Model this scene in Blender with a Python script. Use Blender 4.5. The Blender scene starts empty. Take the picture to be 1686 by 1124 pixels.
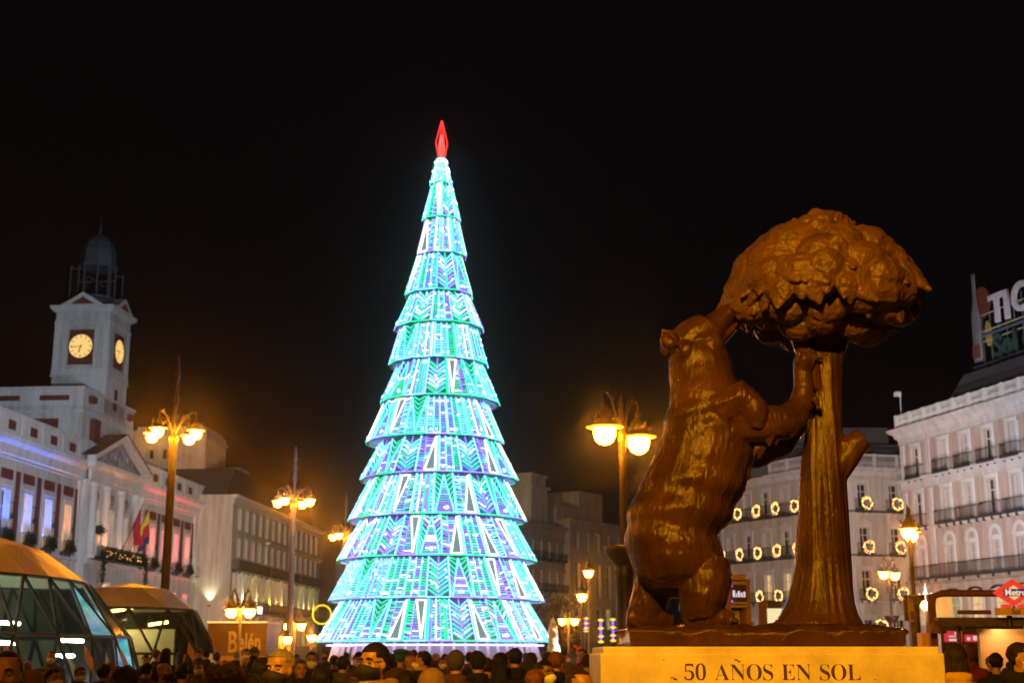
import bpy, bmesh, math, random
import numpy as np
from mathutils import Vector, Matrix

random.seed(11)
sc = bpy.context.scene
COL = sc.collection
R = math.radians

# ------------------------------------------------------------------ camera
FPX, HORIZON, EYE = 2250.0, 1079.0, 1.6          # focal length and horizon in photo pixels, eye height in metres
TH = math.atan((HORIZON - 562) / FPX)
cam = bpy.data.cameras.new('camera')
cam.sensor_width = 36
cam.lens = FPX / 1686 * 36
cam.clip_start, cam.clip_end = 0.1, 3000
cam.dof.use_dof = True
cam.dof.focus_distance = 10.6
cam.dof.aperture_fstop = 3.2
camo = bpy.data.objects.new('camera', cam)
camo.location = (0, 0, EYE)
camo.rotation_euler = (math.pi / 2 + TH, 0, 0)
COL.objects.link(camo)
sc.camera = camo

# ------------------------------------------------------------------ world, sun, exposure
world = bpy.data.worlds.new('World')
sc.world = world
world.use_nodes = True
wn = world.node_tree
bg = wn.nodes['Background']
sky = wn.nodes.new('ShaderNodeTexSky')
sky.sky_type = 'NISHITA'
sky.sun_disc = False
sky.sun_elevation = R(-4)
sky.sun_rotation = R(200)
mixs = wn.nodes.new('ShaderNodeMix'); mixs.data_type = 'RGBA'; mixs.blend_type = 'ADD'
mixs.inputs[0].default_value = 1.0
mulm = wn.nodes.new('ShaderNodeMix'); mulm.data_type = 'RGBA'; mulm.blend_type = 'MULTIPLY'
mulm.inputs[0].default_value = 1.0
mulm.inputs[7].default_value = (0.02, 0.018, 0.02, 1)
wn.links.new(sky.outputs[0], mulm.inputs[6])
wn.links.new(mulm.outputs[2], mixs.inputs[6])
mixs.inputs[7].default_value = (0.034, 0.026, 0.030, 1)   # light of the city on the night sky
wn.links.new(mixs.outputs[2], bg.inputs[0])
bg.inputs[1].default_value = 0.07

sun = bpy.data.lights.new('moon', 'SUN')
sun.energy = 0.004
sun.angle = R(0.5)
sun.color = (0.8, 0.88, 1.0)
suno = bpy.data.objects.new('moon', sun)
suno.rotation_euler = (R(50), 0, R(200))
COL.objects.link(suno)

vs = sc.view_settings
vs.view_transform = 'Standard'
vs.look = 'None'
vs.exposure = 0.0
vs.gamma = 1.0
vs.use_curve_mapping = False
cy = sc.cycles
cy.use_denoising = True
cy.max_bounces = 6
cy.diffuse_bounces = 2
cy.glossy_bounces = 3
cy.transmission_bounces = 4
cy.transparent_max_bounces = 8
cy.sample_clamp_indirect = 3.0
cy.sample_clamp_direct = 0.0
cy.caustics_reflective = False
cy.caustics_refractive = False

SODIUM = (1.0, 0.40, 0.012)

# ------------------------------------------------------------------ geometry of the view, used to find real positions
_c, _s = math.cos(TH), math.sin(TH)
def ray(px, py):
    u, v = px - 843.0, 562.0 - py
    return u, FPX * _c - v * _s, FPX * _s + v * _c
def at(px, py, Y):
    x, y, z = ray(px, py)
    k = Y / y
    return Vector((x * k, Y, EYE + z * k))

# ------------------------------------------------------------------ mesh helpers
class MB:
    def __init__(s):
        s.v, s.f, s.m = [], [], []
    def add(s, vs_, fs, m=0, M=None):
        b = len(s.v)
        if M is not None:
            vs_ = [M @ Vector(p) for p in vs_]
        s.v += [tuple(p) for p in vs_]
        for f in fs:
            s.f.append(tuple(i + b for i in f)); s.m.append(m)
        return s
    def box(s, x0, x1, y0, y1, z0, z1, m=0, M=None):
        return s.add([(x0,y0,z0),(x1,y0,z0),(x1,y1,z0),(x0,y1,z0),(x0,y0,z1),(x1,y0,z1),(x1,y1,z1),(x0,y1,z1)],
                     [(0,3,2,1),(4,5,6,7),(0,1,5,4),(1,2,6,5),(2,3,7,6),(3,0,4,7)], m, M)
    def tube(s, p, q, r, n=6, m=0, r2=None, caps=True):
        p, q = Vector(p), Vector(q)
        d = (q - p)
        if d.length < 1e-6: return s
        d.normalize()
        a = d.orthogonal().normalized(); b = d.cross(a)
        r2 = r if r2 is None else r2
        vs_ = []
        for c, rr in ((p, r), (q, r2)):
            for i in range(n):
                t = 2 * math.pi * i / n
                vs_.append(c + a * math.cos(t) * rr + b * math.sin(t) * rr)
        fs = [(i, (i + 1) % n, n + (i + 1) % n, n + i) for i in range(n)]
        if caps: fs += [tuple(range(n))[::-1], tuple(range(n, 2 * n))]
        return s.add(vs_, fs, m)
    def path(s, pts, r, n=6, m=0):
        rs = r if isinstance(r, (list, tuple)) else [r] * len(pts)
        rings = []
        pts = [Vector(p) for p in pts]
        prev = None
        for i, p in enumerate(pts):
            d = (pts[min(i + 1, len(pts) - 1)] - pts[max(i - 1, 0)]).normalized()
            if prev is None: a = d.orthogonal().normalized()
            else:
                a = (prev - d * prev.dot(d)).normalized()
            prev = a
            b = d.cross(a)
            rings.append([p + a * math.cos(2*math.pi*k/n) * rs[i] + b * math.sin(2*math.pi*k/n) * rs[i] for k in range(n)])
        return s.loft(rings, m)
    def loft(s, rings, m=0, caps=True):
        n = len(rings[0]); vs_ = [p for r_ in rings for p in r_]
        fs = []
        for j in range(len(rings) - 1):
            for i in range(n):
                fs.append((j*n+i, j*n+(i+1) % n, (j+1)*n+(i+1) % n, (j+1)*n+i))
        if caps:
            fs.append(tuple(range(n))[::-1]); fs.append(tuple(range((len(rings)-1)*n, len(rings)*n)))
        return s.add(vs_, fs, m)
    def lathe(s, prof, n=16, c=(0, 0, 0), m=0, ph=0.0, sx=1, sy=1):
        rings = [[(c[0] + r * sx * math.cos(2*math.pi*i/n + ph), c[1] + r * sy * math.sin(2*math.pi*i/n + ph), c[2] + z) for i in range(n)] for r, z in prof]
        return s.loft(rings, m)
    def ball(s, c, r, n=10, k=6, m=0, M=None):
        rx, ry, rz = r if isinstance(r, (list, tuple)) else (r, r, r)
        vs_, fs = [], []
        for j in range(1, k):
            t = math.pi * j / k
            for i in range(n):
                a = 2 * math.pi * i / n
                vs_.append(Vector((rx*math.sin(t)*math.cos(a), ry*math.sin(t)*math.sin(a), rz*math.cos(t))))
        vs_ += [Vector((0, 0, rz)), Vector((0, 0, -rz))]
        for j in range(k - 2):
            for i in range(n):
                fs.append((j*n+i, (j+1)*n+i, (j+1)*n+(i+1) % n, j*n+(i+1) % n))
        T, B = len(vs_) - 2, len(vs_) - 1
        for i in range(n):
            fs.append((T, i, (i+1) % n)); fs.append((B, (k-2)*n+(i+1) % n, (k-2)*n+i))
        if M is not None: vs_ = [M @ p for p in vs_]
        return s.add([p + Vector(c) for p in vs_], fs, m)
    def prism(s, poly, y0, y1, m=0, M=None):             # polygon in the x-z plane, extruded along y
        n = len(poly)
        vs_ = [(x, y0, z) for x, z in poly] + [(x, y1, z) for x, z in poly]
        fs = [tuple(range(n)), tuple(range(n, 2*n))[::-1]] + [(i, n+i, n+(i+1) % n, (i+1) % n) for i in range(n)]
        return s.add(vs_, fs, m, M)
    def mesh(s, name, mats, smooth=False):
        me = bpy.data.meshes.new(name)
        me.from_pydata(s.v, [], s.f)
        for m in (mats if isinstance(mats, (list, tuple)) else [mats]):
            me.materials.append(m)
        if max(s.m, default=0) > 0: me.polygons.foreach_set('material_index', s.m)
        if smooth: me.polygons.foreach_set('use_smooth', [True] * len(me.polygons))
        me.update()
        return me
    def build(s, name, mats, parent=None, smooth=False, loc=None, rz=0.0):
        return put(name, s.mesh(name, mats, smooth), parent, loc, rz)

def put(name, me, parent=None, loc=None, rz=0.0):
    o = bpy.data.objects.new(name, me)
    COL.objects.link(o)
    if parent is not None: o.parent = parent
    if loc is not None: o.location = loc
    if rz: o.rotation_euler = (0, 0, rz)
    return o
def tag(o, label=None, cat=None, group=None, kind=None):
    if label: o['label'] = label
    if cat: o['category'] = cat
    if group: o['group'] = group
    if kind: o['kind'] = kind
    return o
def empty(name, loc=(0, 0, 0), rz=0.0, label=None, cat=None, group=None):
    o = bpy.data.objects.new(name, None)
    COL.objects.link(o)
    o.location = loc; o.rotation_euler = (0, 0, rz)
    o.empty_display_size = 0.1
    return tag(o, label, cat, group)
KIDS = {}
def copy_tree(o, parent=None):
    c = o.copy()
    COL.objects.link(c)
    c.parent = parent
    for ch in [x for x in o.children]:
        copy_tree(ch, c)
    return c
def lamp_light(kind, parent, loc, energy, color, size=0.1, rot=None, spot=None, blend=0.5):
    l = bpy.data.lights.new('bulb', kind)
    l.energy = energy; l.color = color
    if kind == 'AREA': l.size = size
    else: l.shadow_soft_size = size
    if spot: l.spot_size = R(spot); l.spot_blend = blend
    o = bpy.data.objects.new('bulb', l)
    COL.objects.link(o)
    o.parent = parent; o.location = loc
    if rot is not None: o.rotation_euler = rot
    return o
def aim(frm, to):
    return (Vector(to) - Vector(frm)).to_track_quat('-Z', 'Y').to_euler()

# noise on arrays of points
def _hash(ix, iy, iz, seed):
    h = (ix * 374761393 + iy * 668265263 + iz * 1274126177 + seed * 144665) & 0xffffffff
    h = ((h ^ (h >> 13)) * 1103515245) & 0xffffffff
    h = ((h ^ (h >> 16)) * 2246822519) & 0xffffffff
    return ((h >> 8) & 0xffff) / 32767.5 - 1.0
def vnoise(P, seed=0):
    P = np.asarray(P, float)
    I = np.floor(P).astype(np.int64); Fr = P - I
    U = Fr * Fr * (3 - 2 * Fr)
    out = 0
    for dx in (0, 1):
        wx = U[:, 0] if dx else 1 - U[:, 0]
        for dy in (0, 1):
            wy = U[:, 1] if dy else 1 - U[:, 1]
            for dz in (0, 1):
                wz = U[:, 2] if dz else 1 - U[:, 2]
                out = out + wx * wy * wz * _hash(I[:, 0]+dx, I[:, 1]+dy, I[:, 2]+dz, seed)
    return out
def fbm(P, oct_=4, seed=0):
    a, t = 1.0, 0
    for k in range(oct_):
        t = t + a * vnoise(P * (2 ** k), seed + k); a *= 0.5
    return t
def remesh(mb, voxel, smooth=4, factor=0.5):
    """closed shapes of mb grown together into one continuous skin"""
    me = bpy.data.meshes.new('tmp'); me.from_pydata(mb.v, [], mb.f); me.update()
    bm = bmesh.new(); bm.from_mesh(me); bmesh.ops.recalc_face_normals(bm, faces=bm.faces); bm.to_mesh(me); bm.free()
    o = bpy.data.objects.new('tmp', me); COL.objects.link(o)
    m = o.modifiers.new('r', 'REMESH'); m.mode = 'VOXEL'; m.voxel_size = voxel; m.use_smooth_shade = True
    if smooth:
        s_ = o.modifiers.new('s', 'SMOOTH'); s_.factor = factor; s_.iterations = smooth
    dg = bpy.context.evaluated_depsgraph_get()
    out = bpy.data.meshes.new_from_object(o.evaluated_get(dg))
    bpy.data.objects.remove(o); bpy.data.meshes.remove(me)
    out.polygons.foreach_set('use_smooth', [True] * len(out.polygons))
    return out
def get_co(me):
    a = np.empty(len(me.vertices) * 3); me.vertices.foreach_get('co', a); return a.reshape(-1, 3)
def get_no(me):
    a = np.empty(len(me.vertices) * 3); me.vertex_normals.foreach_get('vector', a); return a.reshape(-1, 3)
def set_co(me, co):
    me.vertices.foreach_set('co', np.ascontiguousarray(co).ravel()); me.update()
def text_mesh(body, size, depth, mats, offset=0.0):
    cu = bpy.data.curves.new('t', 'FONT')
    cu.body = body; cu.size = size; cu.extrude = depth; cu.offset = offset; cu.resolution_u = 4
    cu.align_x = 'LEFT'
    o = bpy.data.objects.new('t', cu); COL.objects.link(o)
    dg = bpy.context.evaluated_depsgraph_get(); dg.update()
    me = bpy.data.meshes.new_from_object(o.evaluated_get(dg))
    bpy.data.objects.remove(o); bpy.data.curves.remove(cu)
    me.materials.clear()
    for m in (mats if isinstance(mats, (list, tuple)) else [mats]): me.materials.append(m)
    return me                                               # lies in the x-y plane

# ------------------------------------------------------------------ materials
def newmat(name):
    m = bpy.data.materials.new(name); m.use_nodes = True
    nt = m.node_tree
    return m, nt, nt.nodes['Principled BSDF']
def mat(name, col, rough=0.7, metal=0.0, var=0.25, scale=4.0, bump=0.0, bscale=None, stretch=(1, 1, 1), spec=0.5, col2=None, grime=0.0):
    """procedural surface: noise shifts the colour between col and col2, fine noise gives relief"""
    m, nt, p = newmat(name)
    tc = nt.nodes.new('ShaderNodeTexCoord'); mp = nt.nodes.new('ShaderNodeMapping')
    mp.inputs['Scale'].default_value = stretch
    nt.links.new(tc.outputs['Object'], mp.inputs[0])
    nz = nt.nodes.new('ShaderNodeTexNoise'); nz.inputs['Scale'].default_value = scale; nz.inputs['Detail'].default_value = 6
    nz.inputs['Roughness'].default_value = 0.6
    nt.links.new(mp.outputs[0], nz.inputs['Vector'])
    rp = nt.nodes.new('ShaderNodeValToRGB')
    rp.color_ramp.elements[0].position = 0.32; rp.color_ramp.elements[1].position = 0.68
    c2 = col2 if col2 else tuple(c * (1 - var) for c in col)
    rp.color_ramp.elements[0].color = (*c2, 1); rp.color_ramp.elements[1].color = (*col, 1)
    nt.links.new(nz.outputs[0], rp.inputs[0])
    if grime:                                           # streaks washed down the wall
        mg = nt.nodes.new('ShaderNodeMapping'); mg.inputs['Scale'].default_value = (1.6, 1.6, 0.16)
        ng = nt.nodes.new('ShaderNodeTexNoise'); ng.inputs['Scale'].default_value = 1.0; ng.inputs['Detail'].default_value = 7; ng.inputs['Roughness'].default_value = 0.7
        rg_ = nt.nodes.new('ShaderNodeValToRGB'); rg_.color_ramp.elements[0].position = 0.36; rg_.color_ramp.elements[1].position = 0.6
        g0 = 1 - grime; rg_.color_ramp.elements[0].color = (g0, g0 * 0.97, g0 * 0.93, 1); rg_.color_ramp.elements[1].color = (1, 1, 1, 1)
        mm = nt.nodes.new('ShaderNodeMix'); mm.data_type = 'RGBA'; mm.blend_type = 'MULTIPLY'; mm.inputs[0].default_value = 1.0
        nt.links.new(tc.outputs['Object'], mg.inputs[0]); nt.links.new(mg.outputs[0], ng.inputs['Vector']); nt.links.new(ng.outputs[0], rg_.inputs[0])
        nt.links.new(rp.outputs[0], mm.inputs[6]); nt.links.new(rg_.outputs[0], mm.inputs[7]); nt.links.new(mm.outputs[2], p.inputs['Base Color'])
    else: nt.links.new(rp.outputs[0], p.inputs['Base Color'])
    p.inputs['Roughness'].default_value = rough; p.inputs['Metallic'].default_value = metal
    p.inputs['Specular IOR Level'].default_value = spec
    if bump:
        n2 = nt.nodes.new('ShaderNodeTexNoise'); n2.inputs['Scale'].default_value = bscale or scale * 6; n2.inputs['Detail'].default_value = 4
        nt.links.new(mp.outputs[0], n2.inputs['Vector'])
        b = nt.nodes.new('ShaderNodeBump'); b.inputs['Strength'].default_value = bump; b.inputs['Distance'].default_value = 0.02
        nt.links.new(n2.outputs[0], b.inputs['Height']); nt.links.new(b.outputs[0], p.inputs['Normal'])
    return m
def glow(name, col, strength, sample=True):
    m, nt, p = newmat(name)
    nt.nodes.remove(p)
    e = nt.nodes.new('ShaderNodeEmission'); e.inputs[0].default_value = (*col, 1); e.inputs[1].default_value = strength
    nt.links.new(e.outputs[0], nt.nodes['Material Output'].inputs[0])
    if not sample: m.cycles.emission_sampling = 'NONE'
    return m
def lit_pane(name, c1, c2, strength, scale=1.3):
    """window with a lit room and curtains behind it"""
    m, nt, p = newmat(name)
    tc = nt.nodes.new('ShaderNodeTexCoord'); mp = nt.nodes.new('ShaderNodeMapping'); mp.inputs['Scale'].default_value = (3, 3, 0.6)
    nz = nt.nodes.new('ShaderNodeTexNoise'); nz.inputs['Scale'].default_value = scale
    nt.links.new(tc.outputs['Object'], mp.inputs[0]); nt.links.new(mp.outputs[0], nz.inputs['Vector'])
    rp = nt.nodes.new('ShaderNodeValToRGB'); rp.color_ramp.elements[0].position = 0.3; rp.color_ramp.elements[1].position = 0.7
    rp.color_ramp.elements[0].color = (*c2, 1); rp.color_ramp.elements[1].color = (*c1, 1)
    nt.links.new(nz.outputs[0], rp.inputs[0])
    p.inputs['Base Color'].default_value = (0.05, 0.04, 0.03, 1); p.inputs['Roughness'].default_value = 0.15
    nt.links.new(rp.outputs[0], p.inputs['Emission Color']); p.inputs['Emission Strength'].default_value = strength
    return m

M = {}
M['white_stucco'] = mat('white_stucco', (0.72, 0.71, 0.69), 0.85, var=0.14, scale=0.8, bump=0.25, bscale=9, stretch=(1, 1, 0.5), grime=0.34)
M['white_trim'] = mat('white_trim', (0.78, 0.77, 0.75), 0.8, var=0.12, scale=1.5, bump=0.2, grime=0.24)
M['brick_red'] = mat('brick_red', (0.20, 0.055, 0.035), 0.85, var=0.3, scale=3, bump=0.4, bscale=30)
M['pink_stucco'] = mat('pink_stucco', (0.62, 0.47, 0.40), 0.85, var=0.12, scale=0.7, bump=0.25, bscale=9, stretch=(1, 1, 0.5), grime=0.34)
M['pale_trim'] = mat('pale_trim', (0.72, 0.66, 0.64), 0.8, var=0.12, scale=1.4, bump=0.2, grime=0.24)
M['cream_stucco'] = mat('cream_stucco', (0.66, 0.58, 0.46), 0.85, var=0.14, scale=0.6, bump=0.25, bscale=9, stretch=(1, 1, 0.5), grime=0.34)
M['cream_trim'] = mat('cream_trim', (0.72, 0.65, 0.53), 0.8, var=0.12, scale=1.2, bump=0.2, grime=0.24)
M['stone_dim'] = mat('stone_dim', (0.50, 0.42, 0.33), 0.9, var=0.2, scale=0.5, bump=0.3, bscale=8, grime=0.34)
M['relief_stone'] = mat('relief_stone', (0.36, 0.36, 0.36), 0.9, var=0.5, scale=1.2, bump=0.9, bscale=3)
M['iron'] = mat('iron', (0.02, 0.021, 0.023), 0.5, 0.3, var=0.3, scale=6)
M['slate'] = mat('slate', (0.055, 0.056, 0.062), 0.6, var=0.3, scale=2, bump=0.4, bscale=14)
M['lead_roof'] = mat('lead_roof', (0.14, 0.16, 0.19), 0.55, 0.3, var=0.3, scale=3, bump=0.2)
M['shutter'] = mat('shutter', (0.42, 0.40, 0.40), 0.7, var=0.15, scale=2, stretch=(1, 1, 12), bump=0.5, bscale=8)
M['curtain'] = mat('curtain', (0.62, 0.60, 0.60), 0.9, var=0.35, scale=3, stretch=(4, 4, 0.3))
M['glass_dark'] = mat('glass_dark', (0.025, 0.027, 0.03), 0.08, var=0.3, scale=1)
M['pane_warm'] = lit_pane('pane_warm', (1.0, 0.60, 0.14), (0.9, 0.40, 0.07), 0.85)
M['pane_orange'] = lit_pane('pane_orange', (1.0, 0.50, 0.12), (0.8, 0.3, 0.06), 0.9)
M['pane_yellow'] = lit_pane('pane_yellow', (1.0, 0.72, 0.34), (0.85, 0.45, 0.12), 0.95)
M['pane_green'] = lit_pane('pane_green', (0.8, 0.72, 0.3), (0.3, 0.24, 0.08), 0.55)
M['paving'] = mat('paving', (0.17, 0.16, 0.155), 0.6, var=0.35, scale=1.5, bump=0.3, bscale=20)
M['bronze'] = None
M['lamp_metal'] = mat('lamp_metal', (0.14, 0.125, 0.10), 0.45, 0.35, var=0.25, scale=5, bump=0.1)
M['lamp_dark'] = mat('lamp_dark', (0.035, 0.032, 0.03), 0.45, 0.4, var=0.3, scale=5)
M['brim'] = mat('brim', (0.75, 0.72, 0.66), 0.5, 0.0, var=0.1)
M['globe'] = glow('globe', (1.0, 0.285, 0.010), 320.0)
M['clock_face'] = lit_pane('clock_face', (1.0, 0.66, 0.22), (1.0, 0.60, 0.18), 1.05)
M['pale_wall'] = mat('pale_wall', (0.66, 0.58, 0.50), 0.85, var=0.12, scale=0.7, bump=0.25, bscale=9, grime=0.34)

# ================================================================== the ground
g = MB()
g.add([(-300, -60, 0), (300, -60, 0), (300, 500, 0), (-300, 500, 0)], [(0, 1, 2, 3)])
gm, nt, p = newmat('paving_slabs')
tc = nt.nodes.new('ShaderNodeTexCoord'); bk = nt.nodes.new('ShaderNodeTexBrick')
bk.inputs['Scale'].default_value = 1.0; bk.inputs['Brick Width'].default_value = 0.9; bk.inputs['Row Height'].default_value = 0.6
bk.inputs['Mortar Size'].default_value = 0.008
bk.inputs['Color1'].default_value = (0.19, 0.18, 0.17, 1); bk.inputs['Color2'].default_value = (0.13, 0.125, 0.12, 1); bk.inputs['Mortar'].default_value = (0.05, 0.05, 0.05, 1)
nt.links.new(tc.outputs['Object'], bk.inputs['Vector']); nt.links.new(bk.outputs[0], p.inputs['Base Color'])
p.inputs['Roughness'].default_value = 0.5
tag(g.build('plaza_ground', gm), kind='structure')

# ================================================================== building kit
def wall_mesh(L, z0, z1, openings, depth=0.35, x0=0.0):
    """outer wall face at y=0 with real openings and their reveals"""
    xs = sorted({x0, L, *[round(a, 3) for o in openings for a in o[:2]]})
    zs = sorted({z0, z1, *[round(a, 3) for o in openings for a in o[2:4]]})
    mb = MB()
    for i in range(len(xs) - 1):
        xm = (xs[i] + xs[i+1]) / 2
        run = None
        for j in range(len(zs) - 1):
            zm = (zs[j] + zs[j+1]) / 2
            hole = any(o[0] < xm < o[1] and o[2] < zm < o[3] for o in openings)
            if not hole:
                if run is None: run = zs[j]
                end = zs[j+1]
            if (hole or j == len(zs) - 2) and run is not None:
                mb.add([(xs[i], 0, run), (xs[i+1], 0, run), (xs[i+1], 0, end), (xs[i], 0, end)], [(0, 1, 2, 3)])
                run = None
    for a, b, c, d in [o[:4] for o in openings]:
        mb.add([(a,0,c),(b,0,c),(b,0,d),(a,0,d),(a,depth,c),(b,depth,c),(b,depth,d),(a,depth,d)],
               [(0,1,5,4),(1,2,6,5),(2,3,7,6),(3,0,4,7),(4,5,6,7)])
    return mb
WIN = {}
def window(bld, x, z0, w, h, pane, frame=None, trim=None, recess=0.22, style='plain', fw=0.16):
    """casement window: frame and mullions, panes behind, moulded surround in front"""
    frame = frame or M['white_trim']
    key = (round(w, 2), round(h, 2), frame.name, style)
    if key not in WIN:
        f = MB(); t = 0.09
        f.box(-w/2, -w/2+t, 0, 0.08, 0, h); f.box(w/2-t, w/2, 0, 0.08, 0, h)
        f.box(-w/2+t, w/2-t, 0, 0.08, 0, t); f.box(-w/2+t, w/2-t, 0, 0.08, h-t, h)
        f.box(-0.05, 0.05, 0.004, 0.07, t, h-t)
        zt = h * 0.68
        f.box(-w/2+t, -0.05, 0.008, 0.066, zt-0.05, zt+0.05); f.box(0.05, w/2-t, 0.008, 0.066, zt-0.05, zt+0.05)
        pm = MB(); pm.add([(-w/2+t, 0.04, t), (w/2-t, 0.04, t), (w/2-t, 0.04, h-t), (-w/2+t, 0.04, h-t)], [(0, 1, 2, 3)])
        WIN[key] = (f.mesh('window', frame), pm)
    wo = put('window', WIN[key][0], bld, (x, recess, z0))
    pk = key + (pane.name,)
    if pk not in WIN: WIN[pk] = WIN[key][1].mesh('pane', pane)
    put('pane', WIN[pk], wo)
    if trim:
        tk = (round(w, 2), round(h, 2), trim.name, style, 'trim')
        if tk not in WIN:
            s = MB(); e = 0.03
            s.box(-w/2-fw, -w/2-e+0.028, -recess-0.07, -recess+0.02, -0.02, h+fw); s.box(w/2+e-0.028, w/2+fw, -recess-0.07, -recess+0.02, -0.02, h+fw)
            s.box(-w/2-fw, w/2+fw, -recess-0.075, -recess+0.02, h+0.002, h+fw)
            s.box(-w/2-fw-0.06, w/2+fw+0.06, -recess-0.16, -recess+0.02, h+fw, h+fw+0.09)
            if style == 'arch':
                n = 10; ro, ri = w/2+fw, w/2-0.03
                for k in range(n):
                    a0, a1 = math.pi*k/n, math.pi*(k+1)/n
                    zc = h + fw + 0.12
                    s.prism([(ri*math.cos(a0), zc+ri*math.sin(a0)), (ro*math.cos(a0), zc+ro*math.sin(a0)), (ro*math.cos(a1), zc+ro*math.sin(a1)), (ri*math.cos(a1), zc+ri*math.sin(a1))], -recess-0.1, -recess+0.02)
            if style == 'hood':
                s.prism([(-w/2-0.3, h+fw+0.1), (w/2+0.3, h+fw+0.1), (0, h+fw+0.5)], -recess-0.2, -recess+0.02)
            WIN[tk] = s.mesh('surround', trim)
        put('surround', WIN[tk], wo)
    return wo
BAL = {}
def balcony(bld, x, z, w, d=0.55, h=0.95, name='balcony'):
    key = (round(w, 2), d, h)
    if key not in BAL:
        b = MB()
        b.box(-w/2, w/2, -d, 0.0, -0.16, -0.0, 1)
        b.box(-w/2-0.02, w/2+0.02, -d-0.02, -d+0.03, h-0.05, h); b.box(-w/2, w/2, -d, -d+0.025, 0.06, 0.10)
        for sx in (-1, 1):
            b.box(sx*w/2-0.02, sx*w/2+0.02, -d+0.03, 0, h-0.048, h-0.002)
            for k in range(1, 4): b.box(sx*w/2-0.01, sx*w/2+0.01, -d*k/4-0.01, -d*k/4+0.01, 0, h-0.048)
        n = max(6, int(w / 0.13))
        for k in range(n + 1):
            xx = -w/2 + w * k / n
            b.box(xx-0.011, xx+0.011, -d+0.001, -d+0.022, 0, h-0.05)
        for k in range(max(2, int(w / 2)) + 1):
            xx = -w/2 + 0.15 + (w-0.3) * k / max(2, int(w / 2))
            b.prism([(xx-0.06, -0.16), (xx+0.06, -0.16), (xx+0.06, -0.42), (xx-0.06, -0.42)], -d*0.5, 0.0, 1)
        BAL[key] = b.mesh('balcony', [M['iron'], M['slate']])
    return put(name, BAL[key], bld, (x, 0, z))
def cornice(bld, x0, x1, prof, m, name='cornice', ends=0.0):
    """moulding run along the wall: prof = [(out, z), ...] from bottom to top; returned round the ends"""
    mb = MB()
    for i in range(len(prof)):
        pass
    rings = []
    for o_, z in prof:
        rings.append([(x0 - o_ * ends, 0.05, z), (x0 - o_ * ends, -o_, z), (x1 + o_ * ends, -o_, z), (x1 + o_ * ends, 0.05, z)])
    mb.loft(rings)
    return mb.build(name, m, bld)
def shell(bld, x0, x1, y0, y1, z0, z1, m, name='building_mass'):
    """the sides, back and roof slab behind the front wall"""
    mb = MB()
    mb.add([(x0,y0,z0),(x1,y0,z0),(x1,y1,z0),(x0,y1,z0),(x0,y0,z1),(x1,y0,z1),(x1,y1,z1),(x0,y1,z1)],
           [(4,5,6,7),(1,2,6,5),(2,3,7,6),(3,0,4,7)])
    return mb.build(name, m, bld)
def brick_panel(bld, x0, x1, z0, z1, y=-0.012, name='brick_panel'):
    mb = MB(); mb.box(x0, x1, y, 0.1, z0, z1)
    return mb.build(name, M['brick_red'], bld)
def balustrade(bld, x0, x1, z, h, m, step=2.3, y=-0.3):
    n = max(1, round((x1 - x0) / step)); st = (x1 - x0) / n
    sec = MB()
    sec.box(0.14, st-0.14, -0.09, 0.09, 0, 0.16); sec.box(0.14, st-0.14, -0.1, 0.1, h-0.14, h)
    k = int(st / 0.2)
    for i in range(k):
        xx = 0.2 + (st-0.4) * i / (k-1)
        sec.lathe([(0.035, 0.16), (0.06, 0.34*h), (0.03, 0.65*h), (0.045, h-0.14)], 5, (xx, 0, 0))
    sm = sec.mesh('balustrade', m)
    pm = MB().box(-0.14, 0.14, -0.14, 0.14, 0, h+0.06).mesh('pier', m)
    for i in range(n + 1):
        put('pier', pm, bld, (x0 + st*i, y, z))
        if i < n: put('balustrade', sm, bld, (x0 + st*i, y, z))
def place(name, a, b, label, cat):
    d = Vector((b[0]-a[0], b[1]-a[1]))
    return empty(name, (a[0], a[1], 0), math.atan2(d.y, d.x), label, cat), d.length

# ================================================================== white palace with the clock tower
pal, _ = place('clock_tower_palace', (-42.47, 112.54), (-37.48, 169.28), 'white palace with red brick panels, a pediment and a square clock tower with lit dials', 'building')
PX0, PX1 = -9.0, 57.4
left_bays = [-6.9, -2.65, 1.62, 5.9, 10.15, 14.4]
right_bays = [33.2, 37.2, 41.2, 45.2, 49.2]
last_bay = [53.9]
port_bays = [19.1, 23.0, 27.0]                      # in the projecting centre
wz0, wh, ww = 10.95, 4.25, 1.55
op = []
for x in left_bays + right_bays + last_bay: op.append((x-ww/2, x+ww/2, wz0, wz0+wh))
gops = []
for x in left_bays + right_bays + last_bay: gops.append((x-ww/2, x+ww/2, 3.2, 8.2))
wall = wall_mesh(PX1, 0, 18.0, op + gops, 0.55, PX0).build('wall', M['white_stucco'], pal)
shell(pal, PX0, PX1, 0.002, 24, 0, 19.4, M['white_stucco'])
cornice(pal, PX0, PX1, [(0.0, 17.75), (0.12, 17.8), (0.12, 18.05), (0.25, 18.12), (0.3, 18.9), (0.85, 19.15), (0.95, 19.5), (0.95, 19.62), (0.1, 19.66)], M['white_trim'], ends=1)
cornice(pal, PX0, PX1, [(0.0, 10.2), (0.18, 10.26), (0.18, 10.5), (0.0, 10.56)], M['white_trim'], 'string_course')
pp = MB(); pp.box(PX0, PX1, -0.1, 0.5, 19.66, 21.55); pp.box(PX0, PX1, -0.2, 0.6, 21.55, 21.75)
pp.build('parapet', M['white_trim'], pal)
for x in left_bays + right_bays: brick_panel(pal, x-0.7, x+0.7, 20.2, 21.0, -0.112)
for x in [-4.8, -0.5, 3.75, 8.0, 12.3, 16.2, 35.2, 39.2, 43.2, 47.2, 51.5]:
    MB().box(x-0.28, x+0.28, -0.16, -0.101, 19.68, 21.54).build('parapet_pier', M['white_trim'], pal)
for x in left_bays + right_bays:
    brick_panel(pal, x-1.17, x+1.17, 16.05, 16.92)
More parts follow.
